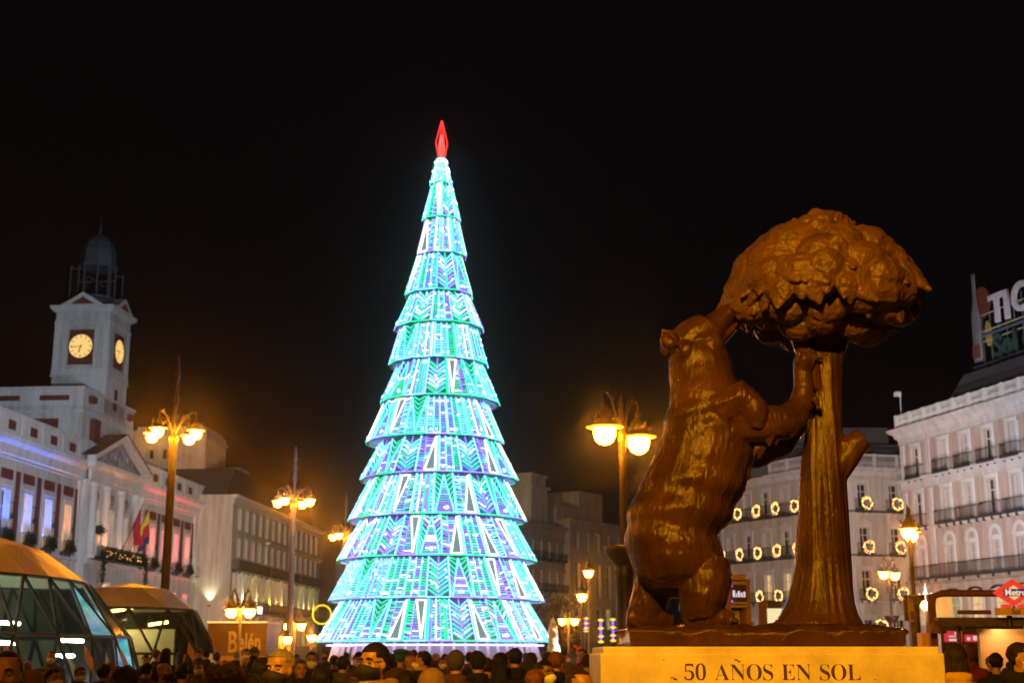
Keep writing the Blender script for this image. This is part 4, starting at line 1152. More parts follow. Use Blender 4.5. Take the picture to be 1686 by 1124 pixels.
# ================================================================== pedestal
SY0 = 10.0                                              # front face of the pedestal
pm, nt, p = newmat('pedestal_stone')
tc = nt.nodes.new('ShaderNodeTexCoord'); n1 = nt.nodes.new('ShaderNodeTexNoise'); n1.inputs['Scale'].default_value = 2.3; n1.inputs['Detail'].default_value = 8; n1.inputs['Roughness'].default_value = 0.65
n2 = nt.nodes.new('ShaderNodeTexNoise'); n2.inputs['Scale'].default_value = 60; n2.inputs['Detail'].default_value = 3
rp = nt.nodes.new('ShaderNodeValToRGB'); e_ = rp.color_ramp.elements
e_[0].position = 0.30; e_[0].color = (0.40, 0.33, 0.25, 1); e_[1].position = 0.58; e_[1].color = (0.66, 0.59, 0.48, 1)
mx = nt.nodes.new('ShaderNodeMix'); mx.data_type = 'RGBA'; mx.blend_type = 'MULTIPLY'; mx.inputs[0].default_value = 0.25
nt.links.new(tc.outputs['Object'], n1.inputs['Vector']); nt.links.new(tc.outputs['Object'], n2.inputs['Vector'])
nt.links.new(n1.outputs[0], rp.inputs[0]); nt.links.new(rp.outputs[0], mx.inputs[6]); nt.links.new(n2.outputs[0], mx.inputs[7]); nt.links.new(mx.outputs[2], p.inputs['Base Color'])
p.inputs['Roughness'].default_value = 0.55
bp = nt.nodes.new('ShaderNodeBump'); bp.inputs['Strength'].default_value = 0.25; bp.inputs['Distance'].default_value = 0.004
nt.links.new(n2.outputs[0], bp.inputs['Height']); nt.links.new(bp.outputs[0], p.inputs['Normal'])
M['pedestal'] = pm
x0, x1 = at(988, 1075, SY0).x, at(1555, 1075, SY0).x
zb_, zc_ = at(1200, 1074.5, SY0).z, at(1200, 1063.5, SY0).z
pe = empty('pedestal', ((x0+x1)/2, SY0, 0), 0, 'pale stone pedestal lettered 50 AÑOS EN SOL under the bronze statue', 'pedestal')
hw = (x1-x0)/2
def bevel_box(name, X0, X1, Y0, Y1, Z0, Z1, m, parent, b=0.012, segs=2):
    bm = bmesh.new(); bmesh.ops.create_cube(bm, size=1)
    for v in bm.verts: v.co = Vector(((X0+X1)/2 + v.co.x*(X1-X0), (Y0+Y1)/2 + v.co.y*(Y1-Y0), (Z0+Z1)/2 + v.co.z*(Z1-Z0)))
    bmesh.ops.bevel(bm, geom=bm.edges[:], offset=b, segments=segs, affect='EDGES', profile=0.5)
    me = bpy.data.meshes.new(name); bm.to_mesh(me); bm.free(); me.materials.append(m)
    return put(name, me, parent)
bevel_box('block', -hw, hw, 0, 1.42, 0, zb_, M['pedestal'], pe)
bevel_box('cap', -hw+0.025, hw-0.028, 0.03, 1.39, zb_-0.01, zc_, M['pedestal'], pe, 0.008)
ink = mat('letter_ink', (0.055, 0.018, 0.012), 0.6, var=0.4, scale=20)
def bold(ch):
    return chr(0x1D7CE + int(ch)) if ch.isdigit() else chr(0x1D400 + ord(ch) - 65)
lx_, rx_ = at(1127, 1119, SY0).x, at(1420, 1119, SY0).x
bl_ = at(1270, 1119.0, SY0).z; chh = at(1270, 1092.5, SY0).z - bl_
glyphs = []; cur = 0.0
for ch in '50 ANOS EN SOL':
    if ch == ' ': cur += 0.33; continue
    me = text_mesh(bold(ch), 1.0, 0.01, ink, -0.0105)
    co = get_co(me); w = co[:, 0].max(); mn = co[:, 0].min()
    glyphs.append((me, cur - mn, co)); cur += (w - mn) + 0.055
Htop = max(gc[:, 1].max() for _, _, gc in glyphs)
sc_x = (rx_-lx_)/cur; sc_z = chh/ max(0.1, glyphs[2][2][:, 1].max())
for i, (me, u, co) in enumerate(glyphs):
    co2 = np.stack([co[:, 0]*sc_x, co[:, 1]*sc_z, co[:, 2]*0.3], 1); set_co(me, co2)
    o = put('letter', me, pe, (lx_ + u*sc_x - pe.location.x, 0.001, bl_)); o.rotation_euler = (math.pi/2, 0, 0)
    if i == 3:                                          # the tilde over the N
        cxm = lx_ + (u + (co[:, 0].max() + co[:, 0].min())/2)*sc_x - pe.location.x
        td = MB(); rings = []
        for k in range(13):
            t = k/12; xx = cxm + (t-0.5)*0.05; zz = bl_ + chh*1.22 + 0.008*math.sin(t*2*math.pi); hh = 0.0055*math.sin(math.pi*min(1, max(0, .12 + t*.76))) 
            rings.append([(xx, -0.002, zz-hh), (xx, -0.002, zz+hh), (xx, 0.003, zz+hh), (xx, 0.003, zz-hh)])
        td.loft(rings); td.build('tilde', ink, pe)
chip = mat('chipped_stone', (0.06, 0.04, 0.03), 0.9)
rnd = random.Random(4)
for px, py, s in ((1111, 1117, .016), (1106, 1115, .010), (1093, 1086, .006), (1440, 1118, .006)):
    c = at(px, py, SY0); poly = []
    for k in range(7):
        a = 2*math.pi*k/7; r_ = s*rnd.uniform(.5, 1.2); poly.append((c.x - pe.location.x + r_*1.4*math.cos(a), c.z + r_*.6*math.sin(a)))
    MB().prism(poly, -0.0015, 0.002).build('chip', chip, pe)

# ================================================================== bronze statue: bear standing against a tree
bm_, nt, p = newmat('bronze')
tc = nt.nodes.new('ShaderNodeTexCoord'); mp = nt.nodes.new('ShaderNodeMapping'); mp.inputs['Scale'].default_value = (1, 1, 0.34)
n1 = nt.nodes.new('ShaderNodeTexNoise'); n1.inputs['Scale'].default_value = 62; n1.inputs['Detail'].default_value = 5; n1.inputs['Roughness'].default_value = 0.6
n2 = nt.nodes.new('ShaderNodeTexNoise'); n2.inputs['Scale'].default_value = 3.2; n2.inputs['Detail'].default_value = 6
rp = nt.nodes.new('ShaderNodeValToRGB'); e_ = rp.color_ramp.elements
e_[0].position = 0.3; e_[0].color = (0.024, 0.0105, 0.0052, 1); e_[1].position = 0.72; e_[1].color = (0.064, 0.029, 0.014, 1)
nt.links.new(tc.outputs['Object'], mp.inputs[0]); nt.links.new(mp.outputs[0], n1.inputs['Vector']); nt.links.new(tc.outputs['Object'], n2.inputs['Vector'])
nt.links.new(n2.outputs[0], rp.inputs[0]); nt.links.new(rp.outputs[0], p.inputs['Base Color'])
p.inputs['Metallic'].default_value = 0.0; p.inputs['Specular IOR Level'].default_value = 0.2
rr = nt.nodes.new('ShaderNodeMapRange'); rr.inputs[3].default_value = 0.12; rr.inputs[4].default_value = 0.22
nt.links.new(n2.outputs[0], rr.inputs[0]); nt.links.new(rr.outputs[0], p.inputs['Roughness'])
bp = nt.nodes.new('ShaderNodeBump'); bp.inputs['Strength'].default_value = 0.7; bp.inputs['Distance'].default_value = 0.010
nt.links.new(n1.outputs[0], bp.inputs['Height']); nt.links.new(bp.outputs[0], p.inputs['Normal'])
M['bronze'] = bm_
SYC = 10.72                                             # middle plane of the statue
def S(px, py, d=0.0):
    """photo position of a statue feature, d metres behind the middle plane"""
    v = at(px, py, SYC); return Vector((v.x, SYC + d, v.z))
st = empty('bear_statue', (at(1270, 1062, SYC).x, SYC, 0), 0, 'bronze statue of a bear standing upright and reaching into a small tree', 'statue')
S0 = Vector((st.location.x, SYC, 0))
def ringS(l, r, d, yc=0.0, n=20, e=1.0):
    a, b = S(*l) - S0, S(*r) - S0
    c, h = (a + b)/2, (b - a)/2
    out = []
    for k in range(n):
        t = 2*math.pi*k/n
        out.append(c + h*math.cos(t) + Vector((0, yc + d*math.sin(t), 0)))
    return out
def limb(mb, pts):
    """pts: (px, py, depth, radius)"""
    mb.path([S(a, b, d) - S0 for a, b, d, r in pts], [r for *_, r in pts], 14)
be = MB()
be.loft([ringS(*q) for q in [((1092, 985), (1150, 985), .14), ((1066, 970), (1174, 968), .27), ((1048, 950), (1190, 946), .37), ((1036, 918), (1192, 920), .41), ((1029, 882), (1184, 886), .40), ((1032, 850), (1199, 860), .40),
    ((1044, 817), (1222, 816), .40), ((1059, 786), (1236, 780), .39), ((1077, 752), (1243, 748), .38), ((1091, 716), (1242, 714), .37), ((1092, 692), (1240, 682), .36), ((1101, 662), (1226, 648), .33),
    ((1105, 634), (1209, 622), .27), ((1101, 606), (1206, 602), .232), ((1100, 590), (1199, 584), .222), ((1104, 573), (1191, 568), .20), ((1116, 557), (1180, 554), .14), ((1135, 546), (1165, 547), .05)]])
# head, tilted up, and muzzle
be.loft([ringS(*q) for q in [((1098, 566), (1120, 596), .10), ((1101, 549), (1152, 598), .185), ((1118, 531), (1178, 580), .205), ((1143, 519), (1192, 560), .185), ((1157, 523), (1194, 550), .135), ((1174, 513), (1203, 538), .115), ((1191, 503), (1211, 526), .10), ((1206, 498), (1218, 513), .085), ((1215, 500), (1219, 507), .03)]])
be.loft([ringS(*q) for q in [((1172, 552), (1190, 570), .10), ((1190, 549), (1198, 560), .08), ((1204, 538), (1210, 546), .06), ((1214, 529), (1216, 533), .022)]])
for sgn in (-1, 1):                                     # ears
    ec = S(1099 if sgn < 0 else 1106, 566, 0.165*sgn) - S0
    be.ball(ec, (0.074, 0.045, 0.080), 14, 10)
    n = 14; rings = []
    for i in range(n):
        a = R(20) + R(250)*i/(n-1); rr_ = .02*math.sin(math.pi*(.15 + .7*i/(n-1)))
        cc_ = ec + Vector((-.060*math.cos(a - R(60)), sgn*.035, .064*math.sin(a - R(60) + R(60)) ))
        u_ = Vector((-math.cos(a - R(60)), 0, math.sin(a))).normalized()
        rings.append([cc_ + u_*rr_*math.cos(t) + Vector((0, rr_*math.sin(t), 0)) for t in [2*math.pi*k/7 for k in range(7)]])
    be.loft(rings)
    EARS = globals().setdefault('EARS', []); EARS.append((ec, sgn))
    n = 12
    rings = []
    for i in range(n+1):
        a = 2*math.pi*i/n
        rings.append([ec + Vector(((0.062+0.02*math.cos(t))*math.cos(a), -0.02*sgn*-1 + 0.03*math.sin(t) + 0.02*sgn, (0.066+0.02*math.cos(t))*math.sin(a))) for t in [2*math.pi*k/6 for k in range(6)]])
for sgn in (-1, 1):
    be.ball(S(1168, 574, .10*sgn) - S0, (.10, .11, .10), 12, 8); be.ball(S(1128, 585, .13*sgn) - S0, (.09, .09, .11), 12, 8)
be.ball(S(1143, 547, -0.175) - S0, 0.026, 8, 6)          # brow over the eye
# arms
limb(be, [(1160, 704, -.12, .13), (1184, 682, -.25, .16), (1212, 668, -.30, .155), (1228, 686, -.33, .12), (1233, 706, -.34, .085), (1233, 718, -.34, .045)])
limb(be, [(1200, 705, -.20, .17), (1250, 706, -.22, .145), (1290, 700, -.18, .135), (1314, 672, -.12, .11), (1319, 640, -.11, .085), (1315, 614, -.12, .076), (1316, 600, -.13, .082), (1323, 591, -.12, .07), (1333, 592, -.09, .04)])
limb(be, [(1205, 725, .20, .17), (1255, 735, .24, .14), (1296, 722, .20, .12), (1325, 680, .16, .10), (1334, 630, .16, .08)])
for k in range(4):                                      # claws and knuckles of the near paw
    be.path([S(1306+7*k, 606+2*k, -.17+.01*k) - S0, S(1309+8*k, 590+2*k, -.19+.01*k) - S0, S(1318+8*k, 586+3*k, -.16) - S0, S(1326+8*k, 590+3*k, -.12) - S0], [.03, .030, .020, .008], 8)
# hind legs and feet
limb(be, [(1158, 930, -.14, .19), (1156, 955, -.19, .195), (1150, 985, -.21, .185), (1146, 1008, -.20, .16), (1148, 1020, -.20, .14)])
limb(be, [(1120, 1022, -.20, .07), (1150, 1017, -.21, .11), (1180, 1019, -.22, .085), (1201, 1023, -.22, .055)])
limb(be, [(1090, 935, .14, .18), (1083, 960, .20, .165), (1072, 990, .20, .15), (1066, 1012, .20, .14)])
limb(be, [(1036, 1015, .18, .07), (1066, 1016, .18, .12), (1096, 1020, .18, .09), (1112, 1023, .18, .06)])
for k in range(4): be.path([S(1196, 1021, -.29+.045*k) - S0, S(1207, 1026, -.295+.048*k) - S0], [.028, .012], 8)
rnd = random.Random(21)
def tuft(mb, px, py, d, ln, dx, dy, r=.02):
    a = S(px, py, d) - S0; b = S(px + dx*ln, py + dy*ln, d) - S0
    mb.path([a, a.lerp(b, .5), b], [r, r*.8, r*.25], 6)
for k in range(26):                                     # fringe of long hair under the forearm
    t = k/25; px, py = 1240 + 92*t, 768 - 78*t**1.3 + 4*math.sin(k)
    tuft(be, px, py - 26, rnd.uniform(-.28, -.05), rnd.uniform(16, 27), -.35 + .85*t, .75, .030)
for k in range(30):                                     # and down the chest
    t = k/29; px, py = 1240 - 52*t, 775 + 92*t
    tuft(be, px - 8, py - 14, rnd.uniform(-.16, .16), rnd.uniform(20, 32), .22 - .2*t, .95, .03)
me = remesh(be, 0.0095, 8)
co, no = get_co(me), get_no(me)
for ec, sgn in EARS:                                    # hollow of the ear
    q = (co - np.array(ec))/np.array([.042, .05, .046]); r2 = (q**2).sum(1); fc = (no[:, 1]*sgn > .25)
    co = co - (np.array([0, sgn, 0])[None, :]*(.055*np.exp(-r2*1.6)*fc)[:, None])
def bear_relief(co, no):
    P = co.copy()
    z = P[:, 2]; x = P[:, 0]
    zpx = lambda y: at(1100, y, SYC).z
    body = np.clip((zpx(640) - z)/0.2, 0, 1) * np.clip((z - zpx(960))/0.15, 0, 1)
    w = fbm(P*3.2, 3, 5)
    # rolls of skin across the waist
    tilt = z + 0.10*x + 0.03*w
    band = np.exp(-((z - zpx(850))/0.30)**2)
    rolls = np.sin((tilt + .05*fbm(P*1.7, 2, 77))*2*math.pi/0.235 + 1.0)
    d = 0.017*band*rolls*(.55 + .6*np.clip(fbm(P*2.3, 2, 61) + .4, 0, 1))
    up = np.exp(-((z - zpx(690))/0.16)**2)
    d += 0.006*up*np.sin((z - 0.25*x)*2*math.pi/0.17)
    # locks of fur running down the body
    warp = np.stack([P[:, 0] + 0.05*w + .25*P[:, 2]*0, P[:, 1], P[:, 2]*0.36], 1)
    f1 = vnoise(warp*36, 3); f2 = vnoise(warp*62, 9)
    amp = 0.35 + 0.65*np.clip((zpx(600) - z)/0.3, 0, 1)
    d += amp*(0.0024*f1 + 0.0028*f2)
    d += 0.010*fbm(P*3.2, 2, 17)
    return P + no*d[:, None]
set_co(me, bear_relief(co, no))
me.materials.append(M['bronze']); put('bear', me, st)
# eye and nostril as small dark pits would be too small to read; the mouth line is the gap between the jaws
# trunk
tr = MB()
TRK = [(1272, 1422, 1030, .36), (1287, 1412, 1012, .31), (1297, 1406, 990, .27), (1305, 1403, 964, .24), (1311, 1401, 926, .215), (1316, 1397, 851, .20), (1320, 1391, 760, .175), (1328, 1387, 700, .16), (1335, 1384, 650, .14), (1337, 1387, 600, .14), (1332, 1393, 572, .155), (1322, 1403, 548, .19), (1305, 1418, 524, .26)]
tr.loft([ringS((l, y), (r_, y), d, 0.02, 28) for l, r_, y, d in TRK])
limb(tr, [(1345, 640, -.02, .09), (1330, 600, -.06, .075), (1312, 560, -.10, .07), (1296, 535, -.14, .08)])
limb(tr, [(1370, 780, 0, .12), (1394, 750, -.02, .105), (1408, 730, -.03, .10), (1418, 722, -.03, .09)])
for k in range(0):
    a = k/9*6.283; c = S(1348, 1022) - S0
    tr.path([c + Vector((0.22*math.cos(a), 0.22*math.sin(a), 0.14)), c + Vector((0.5*math.cos(a), 0.38*math.sin(a), 0.0)), c + Vector((0.72*math.cos(a), 0.46*math.sin(a), -0.05))], [.10, .08, .03], 8)
me = remesh(tr, 0.013, 4)
co, no = get_co(me), get_no(me)
ang = np.arctan2(co[:, 1], co[:, 0] - (S(1356, 800) - S0).x)
q = np.stack([np.cos(ang)*2.6, np.sin(ang)*2.6, co[:, 2]*0.55], 1)
d = 0.012*vnoise(q*1.6, 2) + 0.006*vnoise(q*5 + 9, 4) + 0.004*vnoise(np.stack([q[:, 0]*6, q[:, 1]*6, co[:, 2]*3], 1), 6)
set_co(me, co + no*d[:, None]); me.materials.append(M['bronze']); put('tree_trunk', me, st)
# crown of modelled leaf clumps
cr = MB(); rnd = random.Random(5)
outline = [(1186, 480), (1213, 441), (1215, 414), (1235, 392), (1258, 386), (1274, 363), (1305, 351), (1344, 340), (1368, 343), (1391, 350), (1423, 375), (1446, 394), (1470, 412), (1497, 430), (1509, 461), (1522, 481), (1520, 504), (1500, 522)]
PXM = SYC/FPX*1.0
def half_at(py):                                        # left and right edge of the crown at a height
    L = {345: (1335, 1385), 360: (1285, 1400), 375: (1274, 1416), 390: (1256, 1434), 410: (1232, 1452), 430: (1222, 1482), 450: (1208, 1501), 470: (1192, 1514), 490: (1188, 1521), 510: (1198, 1516), 525: (1222, 1494), 540: (1250, 1458), 552: (1288, 1422)}
    ks = sorted(L); 
    for a, b in zip(ks, ks[1:]):
        if a <= py <= b:
            t = (py-a)/(b-a); return tuple(L[a][i]*(1-t) + L[b][i]*t for i in (0, 1))
    return L[ks[-1]] if py > ks[-1] else L[ks[0]]
rings = []
for py in (348, 360, 375, 390, 410, 430, 450, 470, 490, 510, 525, 540, 552):
    l, r_ = half_at(py); sh = 17
    l, r_ = l + sh, r_ - sh
    hw_ = (r_-l)/2*PXM
    rings.append(ringS((l, py + (6 if py < 380 else 0)), (r_, py + (6 if py < 380 else 0)), hw_*(0.92 if py < 500 else .78), 0.0, 24))
cr.loft(rings)
def clump(px_a, py, size, stretch=1.0, sink=0.55):
    l, r_ = half_at(py); hw_ = (r_-l)/2*PXM; c = S((l+r_)/2, py) - S0
    n_ = Vector((math.cos(px_a), math.sin(px_a), 0))
    pos = c + Vector((n_.x*(hw_ - size*sink), n_.y*(hw_*0.92 - size*sink), 0))
    pos.z -= size*.85*max(0, min(1, (430 - py)/70))
    rot = Matrix.Rotation(px_a, 3, 'Z') @ Matrix.Rotation(rnd.uniform(.1, .7), 3, 'Y') @ Matrix.Rotation(rnd.uniform(-.5, .5), 3, 'X')
    cr.ball(pos, (size*rnd.uniform(.7, .95), size*rnd.uniform(.8, 1.15), size*rnd.uniform(.8, 1.1)*stretch), 10, 7, 0, rot.to_4x4())
def leaf_lobe(a, py, size, tilt, roll):
    """flat drop-shaped bunch of leaves: round above, pointed and flaring out below"""
    l, r_ = half_at(py); hw_ = (r_-l)/2*PXM; c = S((l+r_)/2, py) - S0
    lump = .075*float(fbm(np.array([[math.cos(a)*2.3, math.sin(a)*2.3, py/34.0]]), 2, 91)[0]) - size*.42
    pos = c + Vector((math.cos(a)*(hw_ + lump), math.sin(a)*(hw_*.92 + lump), 0))
    pos.z -= size*.6*max(0, min(1, (430 - py)/70))
    rot = Matrix.Rotation(a, 3, 'Z') @ Matrix.Rotation(-tilt, 3, 'Y') @ Matrix.Rotation(roll, 3, 'X')
    rings = []
    for t, w_, th, cur_ in ((.75, .18, .10, .0), (.55, .55, .26, .0), (.15, .85, .36, .04), (-.3, .80, .32, .12), (-.7, .48, .2, .22), (-1.05, .10, .06, .36)):
        rings.append([pos + rot @ Vector((size*(cur_*.8 + th*math.cos(q)), size*w_*math.sin(q)*.8, size*t)) for q in [2*math.pi*k/8 for k in range(8)]])
    cr.loft(rings)
for py, cnt, size in ((352, 3, .17), (368, 5, .20), (392, 7, .21), (420, 9, .21), (450, 10, .21), (478, 12, .19), (502, 12, .18), (520, 11, .16), (536, 9, .14)):
    o_ = rnd.uniform(0, 6)
    for k in range(cnt):
        clump(o_ + 6.283*k/cnt + rnd.uniform(-.2, .2), py + rnd.uniform(-9, 9), size*rnd.uniform(.75, 1.45), .8, 0.68)
for py, cnt in ((362, 8), (374, 14), (386, 20), (400, 25), (414, 29), (428, 33), (442, 37), (456, 40), (470, 42), (484, 42), (498, 38), (512, 26)):
    o_ = rnd.uniform(0, 6)
    for k in range(cnt):
        if rnd.random() < .2: continue
        leaf_lobe(o_ + 6.283*k/cnt + rnd.uniform(-.09, .09), py + rnd.uniform(-8, 8), rnd.uniform(.06, .17), rnd.uniform(-.25, .65) if py < 490 else rnd.uniform(-.5, .2), rnd.uniform(-.7, .7))
me = remesh(cr, 0.0098, 2)
co, no = get_co(me), get_no(me)
w = np.stack([fbm(co*5, 2, 31), fbm(co*5, 2, 37), fbm(co*5, 2, 41)], 1)*0.06
rid = 1 - np.abs(vnoise((co + w)*7.5, 3)); rid2 = 1 - np.abs(vnoise((co + w)*17, 8))
d = 0.007*(rid**2 - 0.45) + 0.006*(rid2**2 - .45) + 0.002*vnoise(co*45, 5)
dry = mat('bronze_dry', (.104, .052, .025), .46, var=.5, scale=6, bump=.5, bscale=36, spec=.3)
set_co(me, co + no*d[:, None]); me.materials.append(dry); put('tree_crown', me, st)
# plinth with a rough mound
pb = MB()
a, b = S(1020, 1062, -0.55) - S0, S(1493, 1062, -0.55) - S0
zt = at(1270, 1037.5, SY0 + 0.17).z; zb2 = zc_ + 0.002
xa_, xb_ = at(1037, 1050, SY0 + 0.17).x - S0.x, at(1492, 1050, SY0 + 0.17).x - S0.x
pb.box(xa_, xb_, -0.55, 0.5, zb2, zt)
for (px, d, rx, ry, rz_) in ((1150, -.15, .5, .42, .05), (1085, .1, .35, .35, .05), (1350, -.05, .62, .46, .07), (1250, -.1, .6, .4, .035), (1430, 0, .3, .4, .035), (1205, -.3, .18, .16, .06)):
    c = S(px, 1036, d) - S0; pb.ball((c.x, d, zt - 0.004), (rx, ry, rz_), 18, 10)
me = remesh(pb, 0.014, 1)
co, no = get_co(me), get_no(me)
top = np.clip((co[:, 2] - (zt - 0.02))/0.02, 0, 1)
d = (0.003 + 0.012*top)*fbm(co*9, 4, 3)
side = (np.abs(no[:, 0]) > .8)
d = d + side*0.006*vnoise(np.stack([co[:, 0]*30, co[:, 1]*30, co[:, 2]*6], 1), 12)
set_co(me, co + no*d[:, None]); me.materials.append(M['bronze']); put('plinth', me, st)

# ================================================================== glass pavilions
gl_m, nt, p = newmat('pavilion_glass')
out = nt.nodes['Material Output']; nt.nodes.remove(p)
tr_ = nt.nodes.new('ShaderNodeBsdfTransparent'); tr_.inputs[0].default_value = (0.62, 0.68, 0.62, 1)
gs = nt.nodes.new('ShaderNodeBsdfGlossy'); gs.inputs['Roughness'].default_value = 0.06; gs.inputs[0].default_value = (0.9, 0.95, 1, 1)
lw = nt.nodes.new('ShaderNodeFresnel'); lw.inputs[0].default_value = 3.2
mx = nt.nodes.new('ShaderNodeMixShader')
nt.links.new(lw.outputs[0], mx.inputs[0]); nt.links.new(tr_.outputs[0], mx.inputs[1]); nt.links.new(gs.outputs[0], mx.inputs[2]); nt.links.new(mx.outputs[0], out.inputs[0])
roof_m = mat('pavilion_metal', (0.72, 0.66, 0.58), 0.42, 0.12, var=0.2, scale=1.2, bump=0.1, bscale=4)
fram_m = mat('pavilion_frame', (0.05, 0.05, 0.055), 0.5, 0.4)
tube_w = glow('strip_light_cool', (0.92, 1.0, 0.72), 24.0); tube_o = glow('strip_light_warm', (1.0, 0.72, 0.16), 14.0)
note_m = mat('notice_orange', (0.75, 0.42, 0.22), 0.7, var=0.1)
inner_m = mat('pavilion_inner', (0.45, 0.44, 0.38), 0.7, var=0.3, scale=1.5)
def pavilion(name, loc, rz, a, b, h, rings, N, first_roof, ex, label, lights, notes, ilum):
    t = empty(name, loc, rz, label, 'pavilion')
    V = []
    for j, zf in enumerate(rings):
        r = (1 - min(1, zf) ** ex) ** (1/ex)
        V.append([Vector((a*r*math.cos(2*math.pi*(i + 0.5*(j % 2))/N), b*r*math.sin(2*math.pi*(i + 0.5*(j % 2))/N), h*zf)) for i in range(N)])
    edges = set()
    def tri(p0, p1, p2, roof):
        c = (p0 + p1 + p2)/3; n = (p1-p0).cross(p2-p0).normalized()
        if n.dot(c - Vector((0, 0, h*0.3))) < 0: p1, p2 = p2, p1; n = -n
        q = [c + (v - c)*(0.982 if roof else 0.975) for v in (p0, p1, p2)]
        m_ = MB(); th = 0.03
        m_.add([v for v in q] + [v - n*th for v in q], [(0, 1, 2), (5, 4, 3), (0, 3, 4, 1), (1, 4, 5, 2), (2, 5, 3, 0)] if roof else [(0, 1, 2)])
        m_.build('roof_panel' if roof else 'glass_panel', roof_m if roof else gl_m, t)
    fm = MB()
    def ed(u, v): fm.tube(u*0.995, v*0.995, 0.045, 5)
    for j in range(len(rings) - 1):
        for i in range(N):
            A, B = V[j], V[j+1]
            if j % 2 == 0: lo = (A[i], A[(i+1) % N]); up = B[i]; nx = B[(i+1) % N]; t1 = (lo[0], lo[1], up); t2 = (up, lo[1], nx)
            else: lo = (A[i], A[(i+1) % N]); up = B[(i+1) % N]; pv = B[i]; t1 = (lo[0], lo[1], up); t2 = (pv, lo[0], up)
            if rings[j+1] >= 0.999:
                tri(lo[0], lo[1], Vector((0, 0, h)), j >= first_roof); continue
            tri(*t1, j >= first_roof); tri(*t2, j >= first_roof)
            if j <= first_roof: ed(lo[0], lo[1])
            if j < first_roof: ed(t1[2], t1[0]); ed(t1[2], t1[1])
    f = fm.build('frame', fram_m, t); tag(f, kind='stuff')
    fl_ = MB(); fl_.lathe([(0.9, 0.01), (0.9, 0.03)], 24, sx=a, sy=b); fl_.build('floor_slab', inner_m, t)
    iw = MB(); iw.box(-a*0.45, -a*0.4, -b*.5, b*0.5, 0.03, h*0.62) if b > 5 else iw.box(-a*0.5, a*0.45, b*0.15, b*0.2, 0.03, h*0.62); iw.build('inner_wall', inner_m, t)
    il = MB(); il.lathe([(.12, -.04), (.12, .04)], 8, (0, -.4, h*.7)); il = il.build('added_fill_lamp', M['iron'], t); lamp_light('POINT', il, (0, -.4, h*.7-.15), ilum[0], ilum[1], .1)  # lamp added inside to brighten the dark glass
    for (p0, p1, mm) in lights: MB().tube(p0, p1, 0.05, 6).build('strip_light', mm, t)
    for (ai, zc, s) in notes:
        r0 = (1 - (zc/h) ** ex) ** (1/ex); c = Vector((a*r0*math.cos(ai)*1.02, b*r0*math.sin(ai)*1.02, zc))
        n_ = Vector((math.cos(ai)/a, math.sin(ai)/b, 0.12)).normalized(); s_ = Vector((-n_.y, n_.x, 0)).normalized(); u_ = n_.cross(s_)
        d_ = MB(); q = [c + n_*0.06 + s_*s*0.55, c + n_*0.06 + u_*s, c + n_*0.06 - s_*s*0.55, c + n_*0.06 - u_*s]
        d_.add(q + [v - n_*0.01 for v in q], [(0, 1, 2, 3), (7, 6, 5, 4), (0, 4, 5, 1), (1, 5, 6, 2), (2, 6, 7, 3), (3, 7, 4, 0)]); d_.build('diamond_notice', note_m, t)
    return t
pavilion('glass_pavilion', (-12.8, 34.0, 0), R(-2), 3.5, 8.0, 4.5, [0, .46, .76, .93, 1.0], 24, 2, 1.7, 'near faceted glass pavilion with a metal roof, cut by the left edge',
         [((.3, -4.5, 2.7), (.3, -2.5, 2.7), tube_w), ((.9, -2.2, 1.9), (.9, -.4, 1.9), tube_w), ((.2, -.5, 2.4), (.2, 1.5, 2.4), tube_w), ((1.2, 1.2, 1.6), (1.2, 2.8, 1.6), tube_w), ((.8, 3.0, 2.0), (.8, 4.6, 2.0), tube_w), ((-.6, -3.5, 2.9), (-.6, 0, 2.9), tube_w)],
         [(R(-40), 1.5, .36), (R(-14), 1.5, .36), (R(4), 1.45, .36)], (420, (.85, 1, .75)))
pavilion('glass_pavilion', (-12.9, 47.0, 0), R(-6), 3.1, 3.8, 4.0, [0, .42, .78, .95, 1.0], 11, 2, 2.3, 'farther faceted glass pavilion with a metal roof, beside the tall lamp',
         [((-0.6, -0.8, 3.0), (0.6, -0.6, 3.2), tube_o), ((0.9, -0.6, 2.6), (1.5, -0.4, 2.7), tube_o), ((1.0, -0.2, 1.3), (1.5, -0.2, 1.35), tube_o)],
         [(R(-25), 1.7, .34), (R(2), 1.75, .34)], (160, (1, .7, .25)))

# ================================================================== nativity box with lettering
b0, b1 = at(342, 1022, 75), at(441, 1026, 75)
nb = empty('nativity_box', ((b0.x+b1.x)/2, 75, 0), R(-3), 'brown exhibition box lettered Belén with a lit top edge', 'exhibition box')
bw = (b1.x-b0.x)/2; bz = b0.z
brown = mat('box_brown', (0.20, 0.125, 0.05), 0.6, var=0.3, scale=2)
MB().box(-bw, bw, 0, 3.0, 0, bz-0.1).build('body', brown, nb)
MB().box(-bw-0.05, bw+0.05, -0.12, 3.05, bz-0.1, bz).build('top_edge', mat('box_edge', (0.7, 0.6, 0.45), 0.6), nb)
MB().box(-bw, bw, -0.2, -0.12, bz-0.075, bz-0.03).build('painted_edge_glow', glow('painted_edge_glow', (1.0, .55, .16), 2.2), nb)  # glowing strip stands in for lamplight falling on the top edge
MB().box(-bw+0.02, bw-0.02, -0.03, 0, 1.35, 1.6).build('lower_band', mat('box_band', (0.55, 0.40, 0.22), 0.6), nb)
pale = mat('box_letter', (0.8, 0.72, 0.6), 0.7, var=0.45, scale=8)
cur = -0.45
